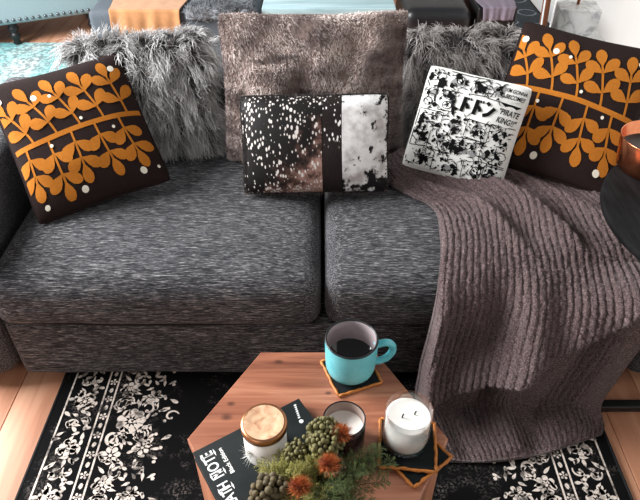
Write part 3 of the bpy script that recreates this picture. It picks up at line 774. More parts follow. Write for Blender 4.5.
M_tside = wood('table_side_pine', lin(120, 70, 46), lin(164, 106, 76), lin(190, 132, 98), (40, 40, 4), 0.5)
ap = TA * math.cos(PI / 6) - 0.010
V, F = rbox((0, 0, 0), (TA - 0.016, 0.014, TZ - 0.024 - 0.05), 0.002, 2); pme = mesh('side_panel', V, F)
for k_ in range(6):
    th = PI / 3 * k_ + PI / 6
    link('side_panel', pme, M_tside, table, (ap * math.cos(th), ap * math.sin(th), 0.045 + (TZ - 0.074) / 2), (0, 0, th - PI / 2))
link('plinth', mesh('plinth', *hexprism(TA - 0.006, 0.010, 0.045)), M_tside, table, smooth=False)

# coasters
M_slate = plain('dark_felt_slate', lin(24, 28, 29), 0.9, 0.2, 90, Specular_IOR_Level=0.15)
M_cane = plain('orange_cane_edge', lin(186, 112, 44), 0.55, 0.25, 180, 0.3)
def coaster(x, y, z, rot, label, sz=0.092):
    c_ = empty('coaster', (x, y, z), (0, 0, rot), label, 'coaster', 'square cane-edged coasters')
    link('felt_pad', mesh('felt_pad', *rbox((0, 0, 0.0022), (sz - 0.006, sz - 0.006, 0.0036), 0.001, 2)), M_slate, c_)
    h = sz / 2
    for i in range(4):
        a_ = PI / 2 * i; p0 = np.array([math.cos(a_) * -h - math.sin(a_) * -h, math.sin(a_) * -h + math.cos(a_) * -h]); p1 = np.array([math.cos(a_) * h - math.sin(a_) * -h, math.sin(a_) * h + math.cos(a_) * -h])
        pts = [(*(p0 + (p1 - p0) * t + rng.normal(size=2) * 0.0006), 0.0032) for t in np.linspace(0, 1, 14)]
        link('cane_edge', mesh('cane_edge', *tube(pts, [0.0029 + 0.0006 * math.sin(q * 2.4) for q in range(14)], 7)), M_cane, c_)
    return c_
ang = math.atan2(-0.086, 0.033)
coaster(0.062, 0.7795, TZ, ang, 'dark square coaster with orange cane edge under the turquoise mug')
coaster(0.166, 0.598, TZ, math.radians(38), 'lower dark coaster of the pair beneath the clear glass candle, turned askew')
coaster(0.155, 0.612, TZ + 0.0064, math.radians(-6), 'upper dark coaster of the pair directly under the clear glass candle', 0.098)

# ------------------------------------------------------------------ turquoise mug
mug = empty('mug', (0.060, 0.782, TZ + 0.0062), label='speckled turquoise camp mug with black rim holding black coffee', cat='mug')
k = Mat('turquoise_glaze', 0.28)
vor = k.n('ShaderNodeTexVoronoi', {'Vector': k.obj, 'Scale': 150.0}).outputs['Distance']; nn = k.noise(k.obj, 60, 2)
sp = k.ramp(k.math('ADD', vor, k.math('MULTIPLY', nn, 0.35)), [(0.24, G(1)), (0.28, G(0))])
k.base(k.mix(sp, k.ramp(k.noise(k.obj, 25, 3), [(0.3, lin(92, 190, 202)), (0.7, lin(116, 208, 216))]), lin(40, 70, 78)))
M_turq = k.m
MR, MH = 0.0510, 0.091
prof = [(0.0, 0.001), (MR * 0.72, 0.001), (MR * 0.80, 0.003), (MR * 0.90, 0.010), (MR * 0.955, 0.020), (MR * 0.975, 0.035), (MR * 0.985, 0.055), (MR, MH)]
link('body', mesh('body', *lathe(prof, 48)), M_turq, mug)
link('inner_wall', mesh('inner_wall', *lathe([(MR - 0.0005, MH), (MR - 0.004, MH - 0.001), (MR - 0.0048, MH - 0.02), (MR - 0.006, 0.03), (MR - 0.02, 0.012), (0, 0.012)], 48)), plain('mauve_grey_glaze', lin(150, 138, 140), 0.3, 0.1), mug)
link('rim', mesh('rim', *tube([((MR - 0.002) * math.cos(t), (MR - 0.002) * math.sin(t), MH) for t in np.linspace(0, 2 * PI, 49)], 0.0022, 8, False)), plain('black_rim', lin(24, 26, 28), 0.35), mug)
link('coffee', mesh('coffee', *lathe([(0, 0.042), (MR - 0.0052, 0.042), (MR - 0.0050, 0.0425)], 48)), Mat('coffee', 0.08, lin(20, 13, 10)).m, mug)
hp = [(MR - 0.004, 0.069), (MR + 0.010, 0.0725), (MR + 0.024, 0.070), (MR + 0.033, 0.058), (MR + 0.033, 0.042), (MR + 0.024, 0.028), (MR + 0.010, 0.022), (MR - 0.004, 0.022)]
tt = np.linspace(0, 7, 36); hx = spline(range(8), [(a_, 0, b_) for a_, b_ in hp], tt)
V, F = tube(hx, 0.0075, 12); hm = mesh('handle', V, F)
link('handle', hm, M_turq, mug, (0, 0, -0.008), rot=(0, 0, math.radians(12)))

# ------------------------------------------------------------------ candles and jar
def wick(parent, x, y, z):
    link('wick', mesh('wick', *tube([(x, y, z - 0.004), (x + 0.0005, y, z + 0.004), (x + 0.002, y, z + 0.009)], 0.0013, 6)), plain('burnt_wick', lin(25, 22, 20), 0.9), parent)
M_wax = Mat('ivory_wax', 0.4, lin(248, 242, 234), Subsurface_Weight=0.25, Subsurface_Radius=(0.01, 0.008, 0.006)).m
k = Mat('clear_glass')
_g = k.n('ShaderNodeBsdfGlossy', {'Color': (1, 1, 1, 1), 'Roughness': 0.03}); _t = k.n('ShaderNodeBsdfTransparent', {'Color': (0.97, 0.98, 0.98, 1)})
_lw = k.n('ShaderNodeLayerWeight', {'Blend': 0.5}); _fc = k.math('ADD', k.math('MULTIPLY', k.math('POWER', _lw.outputs['Facing'], 3.0), 0.6), 0.05)
_mx = k.n('ShaderNodeMixShader', {0: _fc, 1: _t.outputs[0], 2: _g.outputs[0]})
k.nt.links.new(_mx.outputs[0], k.nt.nodes['Material Output'].inputs['Surface'])
M_glass = k.m
gc = empty('glass_candle', (0.151, 0.620, TZ + 0.0126), label='white two-wick candle in a clear glass tumbler at the right of the table', cat='candle')
GR, GH = 0.0408, 0.088
link('glass', mesh('glass', *lathe([(0, 0), (GR * 0.93, 0), (GR * 0.97, 0.003), (GR, 0.012), (GR, GH - 0.001), (GR - 0.0008, GH), (GR - 0.0018, GH - 0.0008), (GR - 0.0022, 0.014), (GR * 0.92, 0.009), (0, 0.009)], 56)), M_glass, gc)
link('wax', mesh('wax', *lathe([(0, 0.0095), (GR * 0.90, 0.0097), (GR - 0.0027, 0.0145), (GR - 0.0027, 0.069), (GR - 0.006, 0.0678), (0, 0.0675)], 48)), M_wax, gc)
wick(gc, -0.011, -0.002, 0.0685); wick(gc, 0.011, 0.004, 0.0685)

tc = empty('black_candle', (0.042, 0.626, TZ), label='small white candle in a black tumbler between mug and dried flowers', cat='candle')
BR, BH = 0.0375, 0.066
link('tumbler', mesh('tumbler', *lathe([(0, 0), (BR * 0.95, 0), (BR, 0.004), (BR, BH), (BR - 0.0012, BH + 0.001), (BR - 0.0026, BH), ], 48)), plain('smoked_black_glass', lin(20, 19, 20), 0.2), tc)
link('inner_wall', mesh('inner_wall', *lathe([(BR - 0.0027, BH - 0.0002), (BR - 0.003, 0.030), (0, 0.030)], 48)), plain('taupe_inner_glaze', lin(158, 138, 128), 0.35, 0.1), tc)
link('wax', mesh('wax', *lathe([(0, 0.0405), (BR - 0.006, 0.0403), (BR - 0.0032, 0.0415)], 40)), M_wax, tc)
wick(tc, 0.0, 0.0, 0.0405)

# ------------------------------------------------------------------ book with white lettering
BT = 0.020
e1 = np.array([-0.038 + 0.221, 0.704 - 0.589]); BL_ = 0.214; BWd = 0.150
yaw_b = math.atan2(e1[1], e1[0])
book = empty('book', (-0.221, 0.589, TZ), (0, 0, yaw_b), 'black paperback with white lettering under the wood-lidded jar', 'book')
M_cover = Mat('black_cover', 0.6, Specular_IOR_Level=0.2)
M_cover.base(M_cover.ramp(M_cover.noise(M_cover.obj, 30, 3), [(0.3, lin(22, 26, 26)), (0.7, lin(32, 37, 36))])); M_cover = M_cover.m
# local x along the long side (toward the far right), local -y along the short side
link('cover', mesh('cover', *rbox((BL_ / 2, -BWd / 2, BT - 0.0008), (BL_, BWd, 0.0014), 0.0006, 2)), M_cover, book)
link('back_cover', mesh('back_cover', *rbox((BL_ / 2, -BWd / 2, 0.0008), (BL_, BWd, 0.0014), 0.0006, 2)), M_cover, book)
link('pages', mesh('pages', *rbox((BL_ / 2, -BWd / 2 + 0.001, BT / 2), (BL_ - 0.004, BWd - 0.004, BT - 0.0032), 0.0006, 2)), plain('black_edged_pages', lin(46, 42, 40), 0.8, 0.3, 300), book)
link('spine', mesh('spine', *rbox((BL_ / 2, -BWd + 0.0012, BT / 2), (BL_, 0.0022, BT - 0.0005), 0.0008, 2)), M_cover, book)
lt = Flat()
text_flat(lt, 'DEATH', 0.020, -BWd / 2 - 0.034, 0.026, PI / 2, 0, 0.74); text_flat(lt, 'NOTE', 0.020, -BWd / 2 + 0.034, 0.028, PI / 2, 0, 0.74)
for yy in (-0.020, -0.060, -0.092, -0.132):   # pointed serifs of the title
    lt.poly(poly_disc(0.0325, yy, 0.0016, 4, 0.008)); lt.poly(poly_disc(0.0085, yy, 0.0016, 4, 0.008)); lt.poly(poly_disc(0.0205, yy, 0.0125, 4, 0.0014))
o = link('title_lettering', lt.mesh('title_lettering', BT + 0.0003), plain('white_print', lin(236, 236, 232), 0.6, 0.03), book, smooth=False)
lt = Flat(); text_flat(lt, 'Black Edition', 0.043, -BWd / 2 + 0.030, 0.0105, PI / 2)
link('subtitle_lettering', lt.mesh('subtitle_lettering', BT + 0.0003), bpy.data.materials['white_print'], book, smooth=False)
lt = Flat()
for q in range(7): lt.poly(poly_disc(0.200 - 0.0012 * q, -0.010 - 0.0045 * q, 0.0028 - 0.0002 * (q % 3), 6, 0.0018))
lt.poly(poly_disc(0.192, -0.046, 0.0042, 9))
link('cover_ornament', lt.mesh('cover_ornament', BT + 0.0003), bpy.data.materials['white_print'], book, smooth=False)

jar = empty('lidded_jar', (-0.093, 0.594, TZ + BT), label='white ceramic candle jar with a copper-rimmed wooden lid on the black book', cat='jar')
JR, JH = 0.0365, 0.068
link('body', mesh('body', *lathe([(0, 0), (JR * 0.94, 0), (JR * 0.985, 0.003), (JR, 0.008), (JR, JH), (JR - 0.003, JH), (JR - 0.004, 0.010), (0, 0.010)], 48)), plain('white_ceramic', lin(238, 234, 228), 0.35, 0.03), jar)
lid = link('lid', mesh('lid', *lathe([(0, JH + 0.0008), (JR + 0.0015, JH + 0.0008), (JR + 0.0022, JH + 0.002), (JR + 0.0022, JH + 0.012), (JR + 0.001, JH + 0.0142), (JR - 0.003, JH + 0.0148)], 56)), plain('copper_band', lin(176, 122, 84), 0.3, 0.1, 40, Metallic=0.85), jar)
k = Mat('lid_maple', 0.45)
wv = k.n('ShaderNodeTexNoise', {'Vector': k.map((1, 1, 1)), 'Scale': 45.0, 'Detail': 3.0, 'Distortion': 1.2}).outputs[0]
k.base(k.ramp(wv, [(0.30, lin(150, 104, 76)), (0.44, lin(206, 160, 124)), (0.62, lin(226, 184, 148)), (0.8, lin(238, 206, 174))]))
link('lid_top', mesh('lid_top', *lathe([(JR - 0.003, JH + 0.0148), (JR - 0.012, JH + 0.0140), (JR - 0.014, JH + 0.0132), (JR - 0.020, JH + 0.0136), (0, JH + 0.0136)], 56)), k.m, lid)

# ------------------------------------------------------------------ dried flower arrangement
arr = empty('flower_arrangement', (0.0, 0.505, TZ), label='dried arrangement of olive berry clusters, orange thistles and feathery fern', cat='flowers')
link('vase', mesh('vase', *lathe([(0, 0), (0.026, 0), (0.030, 0.004), (0.034, 0.022), (0.030, 0.042), (0.024, 0.052), (0.0225, 0.052), (0.028, 0.040), (0.030, 0.02), (0, 0.006)], 36)), plain('dark_stoneware', lin(44, 42, 40), 0.5), arr)
def ico(sub=1):
    bm = bmesh.new(); bmesh.ops.create_icosphere(bm, subdivisions=sub, radius=1.0)
    V = np.array([v.co[:] for v in bm.verts]); F = [tuple(v.index for v in f.verts) for f in bm.faces]; bm.free(); return V, F
IV, IF = ico(1); IV2, IF2 = ico(2)
def stem_to(p, r=0.0016):
    p = np.array(p); return tube([np.array([p[0] * 0.15, p[1] * 0.15, 0.012]), np.array([p[0] * 0.3, p[1] * 0.3, p[2] * 0.6]), p], r, 6)
M_stem = plain('dry_stem', lin(86, 84, 50), 0.8, 0.2)
def berries(c, R_, n, col, br, squash=0.8):
    c = np.array(c); parts = [stem_to(c)]
    for q in range(n):
        t = (q + 0.5) / n; ph = q * 2.39996; z = 1 - 1.45 * t; rr = math.sqrt(max(0, 1 - z * z))
        p = c + R_ * np.array([rr * math.cos(ph), rr * math.sin(ph), z * squash]) * rng.uniform(0.70, 1.14)
        b_ = br * rng.uniform(0.75, 1.25)
        parts.append((IV2 * [b_, b_, b_ * 1.15] + p, IF2))
        parts.append(tube([c, p], 0.0009, 4))
    o = link('berry_cluster', mesh('berry_cluster', *merge(parts)), col, arr); o['kind'] = 'stuff'
M_olive = plain('olive_berry', lin(104, 98, 58), 0.7, 0.45, 130); M_olive2 = plain('dull_olive_berry', lin(90, 78, 52), 0.7, 0.45, 130)
berries((0.008, 0.062, 0.098), 0.031, 120, M_olive, 0.0042)
berries((-0.078, -0.020, 0.078), 0.027, 60, M_olive2, 0.0056)
berries((-0.038, 0.042, 0.086), 0.020, 50, M_olive, 0.0036)
berries((0.024, 0.018, 0.082), 0.016, 36, M_olive2, 0.0038)
def tuft(c, R_, n, cr, ct, name, up=0.2, w_=0.0007):
    c = np.array(c); d = rng.normal(size=(n, 3)); d[:, 2] = np.abs(d[:, 2]) + up; d /= np.linalg.norm(d, axis=1, keepdims=True)
    me = strands(name, np.tile(c, (n, 1)) + d * R_ * 0.25, d, R_ * rng.uniform(0.6, 1.0, n), w_, rng.normal(size=(n, 3)) * 0.15, 2, np.tile(cr[:3], (n, 1)) * rng.uniform(.7, 1.2, (n, 1)), np.tile(ct[:3], (n, 1)) * rng.uniform(.7, 1.2, (n, 1)), 3)
    o = link(name, me, M_fur, arr); o['kind'] = 'stuff'
    V, F = merge([stem_to(c), (IV2 * R_ * 0.35 + c, IF2)]); link('thistle_calyx', mesh('thistle_calyx', V, F), M_stem, arr)
for c_ in ((-0.030, -0.030, 0.106), (0.014, 0.004, 0.112), (0.034, 0.060, 0.108)):
    tuft(c_, 0.017, 620, lin(120, 52, 22), lin(200, 106, 44), 'orange_thistle')
o = None
def frond(base, tip, w_, col0, col1, n=26, droop=0.02):
    base = np.array(base); tip = np.array(tip); ax = tip - base; L = np.linalg.norm(ax); ax /= L
    sd = np.cross(ax, [0, 0, 1.0]); sd /= np.linalg.norm(sd) + 1e-9; upv = np.cross(sd, ax)
    R_ = []; D_ = []; Ls = []
    for q in range(n):
        t = (q + 1) / n; p = base + ax * L * t - np.array([0, 0, droop * t * t])
        for s_ in (-1, 1):
            ln = w_ * (1 - 0.75 * t) * rng.uniform(0.7, 1.1) + 0.004
            dr = sd * s_ + ax * 0.7 + upv * rng.normal() * 0.5; dr /= np.linalg.norm(dr)
            R_.append(p); D_.append(dr); Ls.append(ln)
            for m in range(9):
                tt_ = (m + 1) / 10; d2 = dr * 0.7 + rng.normal(size=3) * 0.6; d2 /= np.linalg.norm(d2)
                R_.append(p + dr * ln * tt_); D_.append(d2); Ls.append(ln * 0.42 * (1.1 - tt_) + 0.002)
    m = len(R_); sh = rng.uniform(0.7, 1.2, (m, 1))
    me = strands('fern_frond', np.array(R_), np.array(D_), np.array(Ls), 0.00055, rng.normal(size=(m, 3)) * 0.1, 2, np.tile(col0[:3], (m, 1)) * sh, np.tile(col1[:3], (m, 1)) * sh, 3)
    o = link('fern_frond', me, M_fur, arr); o['kind'] = 'stuff'
    link('frond_stem', mesh('frond_stem', *tube([(base[0] * 0.2, base[1] * 0.2, 0.02), base, (base + tip) / 2 - [0, 0, droop * 0.25], tip - [0, 0, droop]], [0.0012, 0.0011, 0.0008, 0.0004], 5)), M_stem, arr)
g0, g1 = lin(70, 84, 46), lin(120, 134, 76); y0, y1 = lin(136, 134, 66), lin(194, 186, 110)
for bs, tp, w_, cc in (
    ((0.01, 0.0, 0.06), (0.120, 0.040, 0.085), 0.034, 0), ((0.02, 0.01, 0.065), (0.100, 0.065, 0.085), 0.030, 0), ((0.015, -0.01, 0.06), (0.105, 0.005, 0.086), 0.036, 0), ((0.015, 0.0, 0.06), (0.085, 0.030, 0.100), 0.034, 0),
    ((0.01, -0.02, 0.06), (0.085, -0.045, 0.095), 0.036, 0), ((0.0, -0.01, 0.07), (0.055, -0.060, 0.100), 0.034, 0), ((0.02, 0.0, 0.07), (0.070, 0.010, 0.108), 0.030, 0), ((0.0, 0.0, 0.07), (0.020, -0.065, 0.100), 0.034, 0), ((0.01, 0.0, 0.07), (0.045, -0.025, 0.112), 0.030, 0),
    ((-0.01, 0.01, 0.06), (-0.100, 0.030, 0.090), 0.030, 1), ((-0.01, 0.0, 0.06), (-0.075, 0.010, 0.104), 0.034, 1), ((-0.01, -0.01, 0.06), (-0.055, -0.055, 0.100), 0.032, 1), ((-0.015, 0.015, 0.06), (-0.070, 0.052, 0.088), 0.026, 1), ((0.0, 0.01, 0.07), (-0.015, 0.030, 0.114), 0.026, 1), ((-0.01, 0.0, 0.07), (-0.045, 0.012, 0.112), 0.028, 1), ((0.0, 0.0, 0.07), (-0.015, -0.060, 0.100), 0.030, 1), ((-0.01, 0.01, 0.06), (-0.090, 0.012, 0.100), 0.034, 1), ((-0.01, 0.015, 0.06), (-0.060, 0.030, 0.104), 0.034, 1), ((-0.005, 0.0, 0.07), (-0.035, 0.000, 0.118), 0.030, 1), ((0.0, 0.01, 0.07), (0.020, 0.030, 0.118), 0.026, 1), ((0.01, 0.0, 0.06), (0.095, 0.050, 0.095), 0.034, 0), ((0.0, -0.02, 0.06), (-0.065, -0.070, 0.095), 0.030, 1)):
    frond(bs, tp, w_, *((g0, g1) if cc == 0 else (y0, y1)))
# pale spiky seed head at the jar's side
c_ = np.array([-0.112, 0.062, 0.055]); n = 60
d = rng.normal(size=(n, 3)); d[:, 0] = -abs(d[:, 0]) - 0.2; d /= np.linalg.norm(d, axis=1, keepdims=True)
o = link('spiky_seed_head', strands('spiky_seed_head', np.tile(c_, (n, 1)), d, 0.026 * rng.uniform(0.6, 1.0, n), 0.0005, d * 0, 2, np.tile(lin(190, 190, 180)[:3], (n, 1)), np.tile(lin(236, 236, 230)[:3], (n, 1)), 3), M_fur, arr); o['kind'] = 'stuff'
link('seed_head_stem', mesh('seed_head_stem', *tube([(-0.01, 0.0, 0.02), (-0.06, 0.03, 0.062), c_], 0.0009, 5)), M_stem, arr)
# ------------------------------------------------------------------ copper pot on the armrest, side table base
ct = empty('side_table', (0.985, 1.09, 0), label='round black side table overhanging the sofa armrest with a floor bar base', cat='table')
k = Mat('black_stained_oak', 0.8, Specular_IOR_Level=0.12); g_ = k.noise(k.map((60, 8, 40), rot=(0, 0, 0.5)), 1, 4, 0.6)
k.base(k.ramp(g_, [(0.35, lin(9, 9, 10)), (0.65, lin(26, 25, 26))])); k.bump(g_, 0.4, 0.002)
SR = 0.335
link('table_top', mesh('table_top', *lathe([(0, 0.628), (SR - 0.006, 0.628), (SR, 0.633), (SR, 0.646), (SR - 0.004, 0.650), (0, 0.650)], 72)), k.m, ct)
for nm_, c_, s_ in (('base_bar', (0.03, -0.038, 0.021), (0.46, 0.028, 0.024)), ('base_bar', (0.03, 0.31, 0.021), (0.46, 0.028, 0.022)), ('base_cross_bar', (0.245, 0.136, 0.021), (0.028, 0.32, 0.022)), ('upright', (0.245, 0.05, 0.330), (0.030, 0.030, 0.596)), ('top_support', (0.13, 0.05, 0.619), (0.26, 0.030, 0.018))):
    link(nm_, mesh(nm_, *rbox(c_, s_, 0.004, 2)), M_black_metal, ct)
pot = empty('copper_pot', (0.827, 1.31, 0.6503), label='polished copper pot on the round black side table at the right edge', cat='pot')
M_copper = plain('brushed_copper', lin(214, 134, 96), 0.22, 0.08, 60, Metallic=1.0)
link('body', mesh('body', *lathe([(0, 0), (0.076, 0), (0.080, 0.004), (0.083, 0.02), (0.092, 0.084), (0.0912, 0.0856), (0.0895, 0.084), (0.080, 0.018), (0, 0.014)], 64)), M_copper, pot)
link('candle_fill', mesh('candle_fill', *lathe([(0, 0.050), (0.080, 0.050), (0.0838, 0.052)], 40)), plain('dark_fill', lin(34, 26, 24), 0.3), pot)

# ------------------------------------------------------------------ behind the sofa
# pale teal vintage rug
k = Mat('teal_vintage_pile', 0.95)
f1 = k.noise(k.obj, 3.0, 5, 0.65); f2 = k.noise(k.obj, 38, 4, 0.7)
k.base(k.mix(k.ramp(f2, [(0.46, G(0)), (0.56, G(0.8))]), k.ramp(f1, [(0.38, lin(120, 196, 196)), (0.52, lin(176, 214, 210)), (0.66, lin(214, 218, 212))]), lin(104, 118, 122)))
k.bump(f2, 0.3, 0.002)
rt = link('pale_rug', mesh('pale_rug', *rbox((-1.55, 3.12, 0.004), (1.75, 1.42, 0.007), 0.003, 2)), k.m)
tag(rt, 'faded teal and cream vintage rug on the floor behind the sofa', 'rug')
# blue-grey bench with nailhead trim and turned legs
M_linen = plain('pale_blue_linen', lin(148, 166, 170), 0.9, 0.1, 160, 0.15)
ub = np.array([0.43, 0.20]); ub /= np.linalg.norm(ub); yaw_u = math.atan2(ub[1], ub[0])
bench = empty('upholstered_bench', (-1.50, 4.00, 0), (0, 0, yaw_u), 'pale blue upholstered bench with nailhead trim on black turned legs', 'bench')
BLn = 1.15
link('upholstered_seat', mesh('upholstered_seat', *rbox((-BLn / 2 + 0.10, 0.20, 0.31), (BLn, 0.50, 0.34), 0.025, 6)), M_linen, bench)
nv, nf = lathe([(0.011, 0), (0.0095, 0.004), (0.006, 0.0075), (0.0, 0.009)], 10); nme = mesh('nailhead', nv, nf)
for q in range(30):
    link('nailhead', nme, bpy.data.materials.get('nail_steel') or plain('nail_steel', lin(120, 128, 132), 0.3, 0.1, Metallic=0.8), bench, (0.08 - q * 0.037, -0.0505, 0.168), (PI / 2, 0, 0))
lg = mesh('turned_leg', *lathe([(0, 0.008), (0.022, 0.008), (0.026, 0.016), (0.018, 0.03), (0.030, 0.05), (0.034, 0.062), (0.028, 0.076), (0.020, 0.084), (0.032, 0.10), (0.034, 0.112), (0.022, 0.124), (0.030, 0.138), (0.034, 0.146), (0, 0.146)], 24))
for lx in (0.02, -0.455, -0.93):
    for ly in (0.0, 0.40): link('turned_leg', lg, M_black_metal, bench, (lx, ly, 0))
# slate ottoman with tan and grey throws
ott = empty('ottoman', (-0.74, 3.42, 0), label='slate grey upholstered ottoman behind the light shaggy pillow', cat='ottoman')
M_slate_f = plain('slate_upholstery', lin(84, 91, 98), 0.9, 0.12, 120, 0.15)
link('upholstered_body', mesh('upholstered_body', *rbox((0, 0, 0.27), (0.86, 0.62, 0.34), 0.03, 6)), M_slate_f, ott)
for lx in (-0.37, 0.37):
    for ly in (-0.25, 0.25): link('leg', mesh('leg', *tube([(lx, ly, 0.008), (lx, ly, 0.11)], [0.016, 0.022], 12)), M_black_metal, ott)
def drape(name, x0, x1, yfront, ztop, depth, drop, mat, fold, seed, label, cat, thick=0.006, nu=60, nv=50):
    U, T = np.meshgrid(np.linspace(0, 1, nu), np.linspace(0, 1, nv), indexing='ij'); tot = depth + drop
    s_ = T * tot; r_ = 0.03
    y_ = np.where(s_ < depth, yfront + depth - s_, yfront); z_ = np.where(s_ < depth, ztop, ztop - (s_ - depth))
    dd = np.clip((s_ - depth + 0.05) / 0.1, 0, 1); y_ = y_ - 0.006 * dd; z_ = z_ + 0.004
    rg = np.random.default_rng(seed)
    fo = fold * (np.sin(U * 17 + seed) * 0.6 + np.sin(U * 31 + 2 * seed + T * 2) * 0.4 + 1) * (0.35 + 0.65 * dd)
    y_ = y_ - fo * dd; z_ = z_ + fo * (1 - dd) * 0.7
    X = x0 + (x1 - x0) * U + 0.012 * np.sin(T * 6 + seed) * (1 - 2 * U)
    P = np.stack([X, y_, z_], -1); off = np.array([0, thick, -thick * 0.6])
    Pb_ = P + off; V = np.concatenate([P.reshape(-1, 3), Pb_.reshape(-1, 3)])
    F = np.concatenate([grid_faces(nu, nv, 0, True), grid_faces(nu, nv, nu * nv, False)])
    idx = np.arange(nu * nv).reshape(nu, nv); lp = np.concatenate([idx[:-1, 0], idx[-1, :-1], idx[:0:-1, -1], idx[0, :0:-1]]); nx = np.roll(lp, -1)
    F = np.concatenate([F, np.stack([lp, nx, nx + nu * nv, lp + nu * nv], 1)])
    o = link(name, quads_mesh(name, V, F), mat); return tag(o, label, cat), P
drape('tan_throw', -1.065, -0.69, 3.105, 0.443, 0.42, 0.15, plain('tan_velvet', lin(178, 124, 78), 0.85, 0.12, 30, 0.1, Sheen_Weight=0.3), 0.008, 3, 'tan velvet throw hanging over the slate ottoman', 'throw')
gt, gp = drape('grey_fur_throw', -0.66, -0.34, 3.10, 0.443, 0.40, 0.04, plain('grey_fur_cloth', lin(120, 122, 126), 0.9, 0.4, 30), 0.012, 5, 'mottled grey fur throw bunched on the slate ottoman', 'throw')
n = 2600; pp = gp.reshape(-1, 3)[rng.integers(0, gp.shape[0] * gp.shape[1], n)]
dn = np.tile([0, -0.35, 0.6], (n, 1)) + rng.normal(size=(n, 3)) * 0.6; dn /= np.linalg.norm(dn, axis=1, keepdims=True)
tn = np.clip(0.7 + 0.9 * vnoise(pp, 22, 3), 0.12, 1)[:, None]
o = link('fur', strands('fur', pp, dn, 0.028 * rng.uniform(.6, 1.2, n), 0.0016, dn * 0, 2, np.array(lin(50, 52, 56)[:3]) * tn + 0.02, np.array(lin(196, 200, 204)[:3]) * tn, 3), M_fur, gt); o['kind'] = 'stuff'
# pale whitewashed low table
wt = empty('whitewashed_table', (0.045, 3.45, 0), label='pale blue whitewashed low table behind the wide brown fur pillow', cat='table')
M_wash = wood('blue_whitewash', lin(140, 170, 176), lin(176, 204, 208), lin(214, 230, 230), (3, 40, 30), 0.6, True)
for q in range(4): link('top_board', mesh('top_board', *rbox((0, -0.225 + q * 0.15, 0.425), (0.68, 0.148, 0.03), 0.004, 2)), M_wash, wt)
for lx in (-0.30, 0.30):
    for ly in (-0.25, 0.25): link('leg', mesh('leg', *rbox((lx, ly, 0.2095), (0.05, 0.05, 0.399), 0.004, 2)), M_wash, wt)
# black leather pouf chair with slate legs
bc = empty('leather_stool', (0.60, 3.36, 0), label='black leather padded stool behind the dark shaggy pillow', cat='stool')
M_leather = plain('black_leather', lin(26, 26, 28), 0.4, 0.25, 60, 0.15)
link('padded_seat', mesh('padded_seat', *rbox((0, 0, 0.29), (0.34, 0.50, 0.31), 0.05, 6)), M_leather, bc)
for lx in (-0.12, 0.12):
    for ly in (-0.2, 0.2): link('leg', mesh('leg', *tube([(lx, ly, 0.18), (lx * 1.35, ly * 1.15, 0.005)], 0.014, 10)), plain('slate_blue_metal', lin(104, 130, 142), 0.4), bc)
drape('mauve_cloth', 0.81, 0.985, 3.12, 0.452, 0.30, 0.06, plain('mauve_linen', lin(128, 116, 128), 0.85, 0.1, 60, 0.1), 0.006, 8, 'mauve grey folded cloth lying over the edge of the black low cabinet', 'cloth')
cb = empty('low_cabinet', (0.90, 3.42, 0), label='black low cabinet beside the leather stool', cat='cabinet')
link('cabinet_body', mesh('cabinet_body', *rbox((0, 0, 0.226), (0.20, 0.56, 0.440), 0.008, 3)), M_black_metal, cb)
# dark rug with ring motifs
dk = empty('dark_rug', (1.29, 4.15, 0), label='dark rug with pale ring motifs on the far floor', cat='rug')
link('pile', mesh('pile', *rbox((0, 0, 0.004), (0.52, 1.5, 0.007), 0.003, 2)), plain('dark_blue_pile', lin(44, 50, 56), 0.95, 0.4, 50, 0.3), dk)
for q in range(5):
    for w2 in range(3):
        fl2 = Flat(); ring(fl2, 0, 0, 0.062, 0.062, 0.014, 20); 
        link('ring_motif', fl2.mesh('ring_motif', 0.0082), bpy.data.materials.get('grey_yarn') or plain('grey_yarn', lin(116, 124, 130), 0.95, 0.3), dk, (-0.17 + w2 * 0.17, -0.6 + q * 0.28 + 0.1 * (w2 % 2), 0), smooth=False)
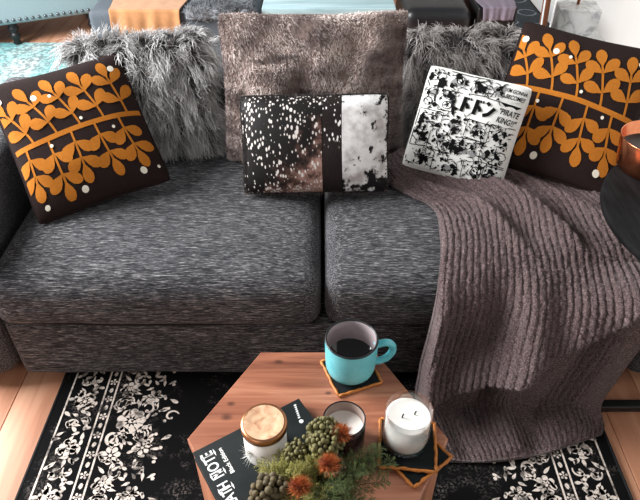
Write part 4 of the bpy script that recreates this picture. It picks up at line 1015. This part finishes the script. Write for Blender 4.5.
# side stand with marble lamp, frame and glass
st = empty('lamp_stand', (0.945, 2.30, 0), label='white side stand under the marble lamp behind the sofa', cat='side table')
M_whitep = plain('white_lacquer', lin(225, 224, 220), 0.5, 0.03)
link('stand_top', mesh('stand_top', *rbox((0, 0, 0.588), (0.29, 0.20, 0.024), 0.004, 2)), M_whitep, st)
for lx in (-0.115, 0.115):
    for ly in (-0.075, 0.075): link('leg', mesh('leg', *rbox((lx, ly, 0.288), (0.035, 0.035, 0.575), 0.004, 2)), M_whitep, st)
k = Mat('white_marble', 0.25); mv = k.noise(k.obj, 12, 6, 0.65, 1.5)
k.base(k.ramp(mv, [(0.38, lin(176, 176, 176)), (0.48, lin(222, 222, 220)), (0.7, lin(240, 240, 238))]))
lamp = empty('marble_lamp', (0.950, 2.30, 0.6005), (0, 0, math.radians(-8)), 'white marble block lamp base with a slim copper stem', 'lamp')
link('marble_base', mesh('marble_base', *rbox((0, 0, 0.066), (0.145, 0.12, 0.130), 0.004, 2)), k.m, lamp)
link('copper_stem', mesh('copper_stem', *tube([(0, 0.01, 0.131), (0, 0.01, 0.50)], 0.0055, 12)), M_copper, lamp)
link('lamp_shade', mesh('lamp_shade', *lathe([(0.13, 0.42), (0.10, 0.66), (0.098, 0.66), (0.128, 0.42)], 36)), plain('linen_shade', lin(236, 230, 218), 0.9, 0.04), lamp)
fr = empty('picture_frame', (0.822, 2.232, 0.603), (math.radians(-4), 0, 1.35), 'brown wooden frame standing beside the marble lamp', 'frame')
for nm_, c_, s_ in (('frame_side', (-0.008, 0, 0.11), (0.018, 0.016, 0.22)), ('frame_side', (0.092, 0, 0.11), (0.018, 0.016, 0.22)), ('frame_rail', (0.042, 0, 0.211), (0.081, 0.016, 0.018)), ('frame_rail', (0.042, 0, 0.009), (0.081, 0.016, 0.018)), ('backing_board', (0.042, 0.003, 0.11), (0.083, 0.004, 0.186))):
    link(nm_, mesh(nm_, *rbox(c_, s_, 0.002, 2)), plain('pale_print', lin(196, 206, 208), 0.5) if nm_ == 'backing_board' else wood('frame_walnut', lin(82, 48, 32), lin(120, 74, 50), lin(150, 98, 68), (30, 30, 4), 0.4), fr)
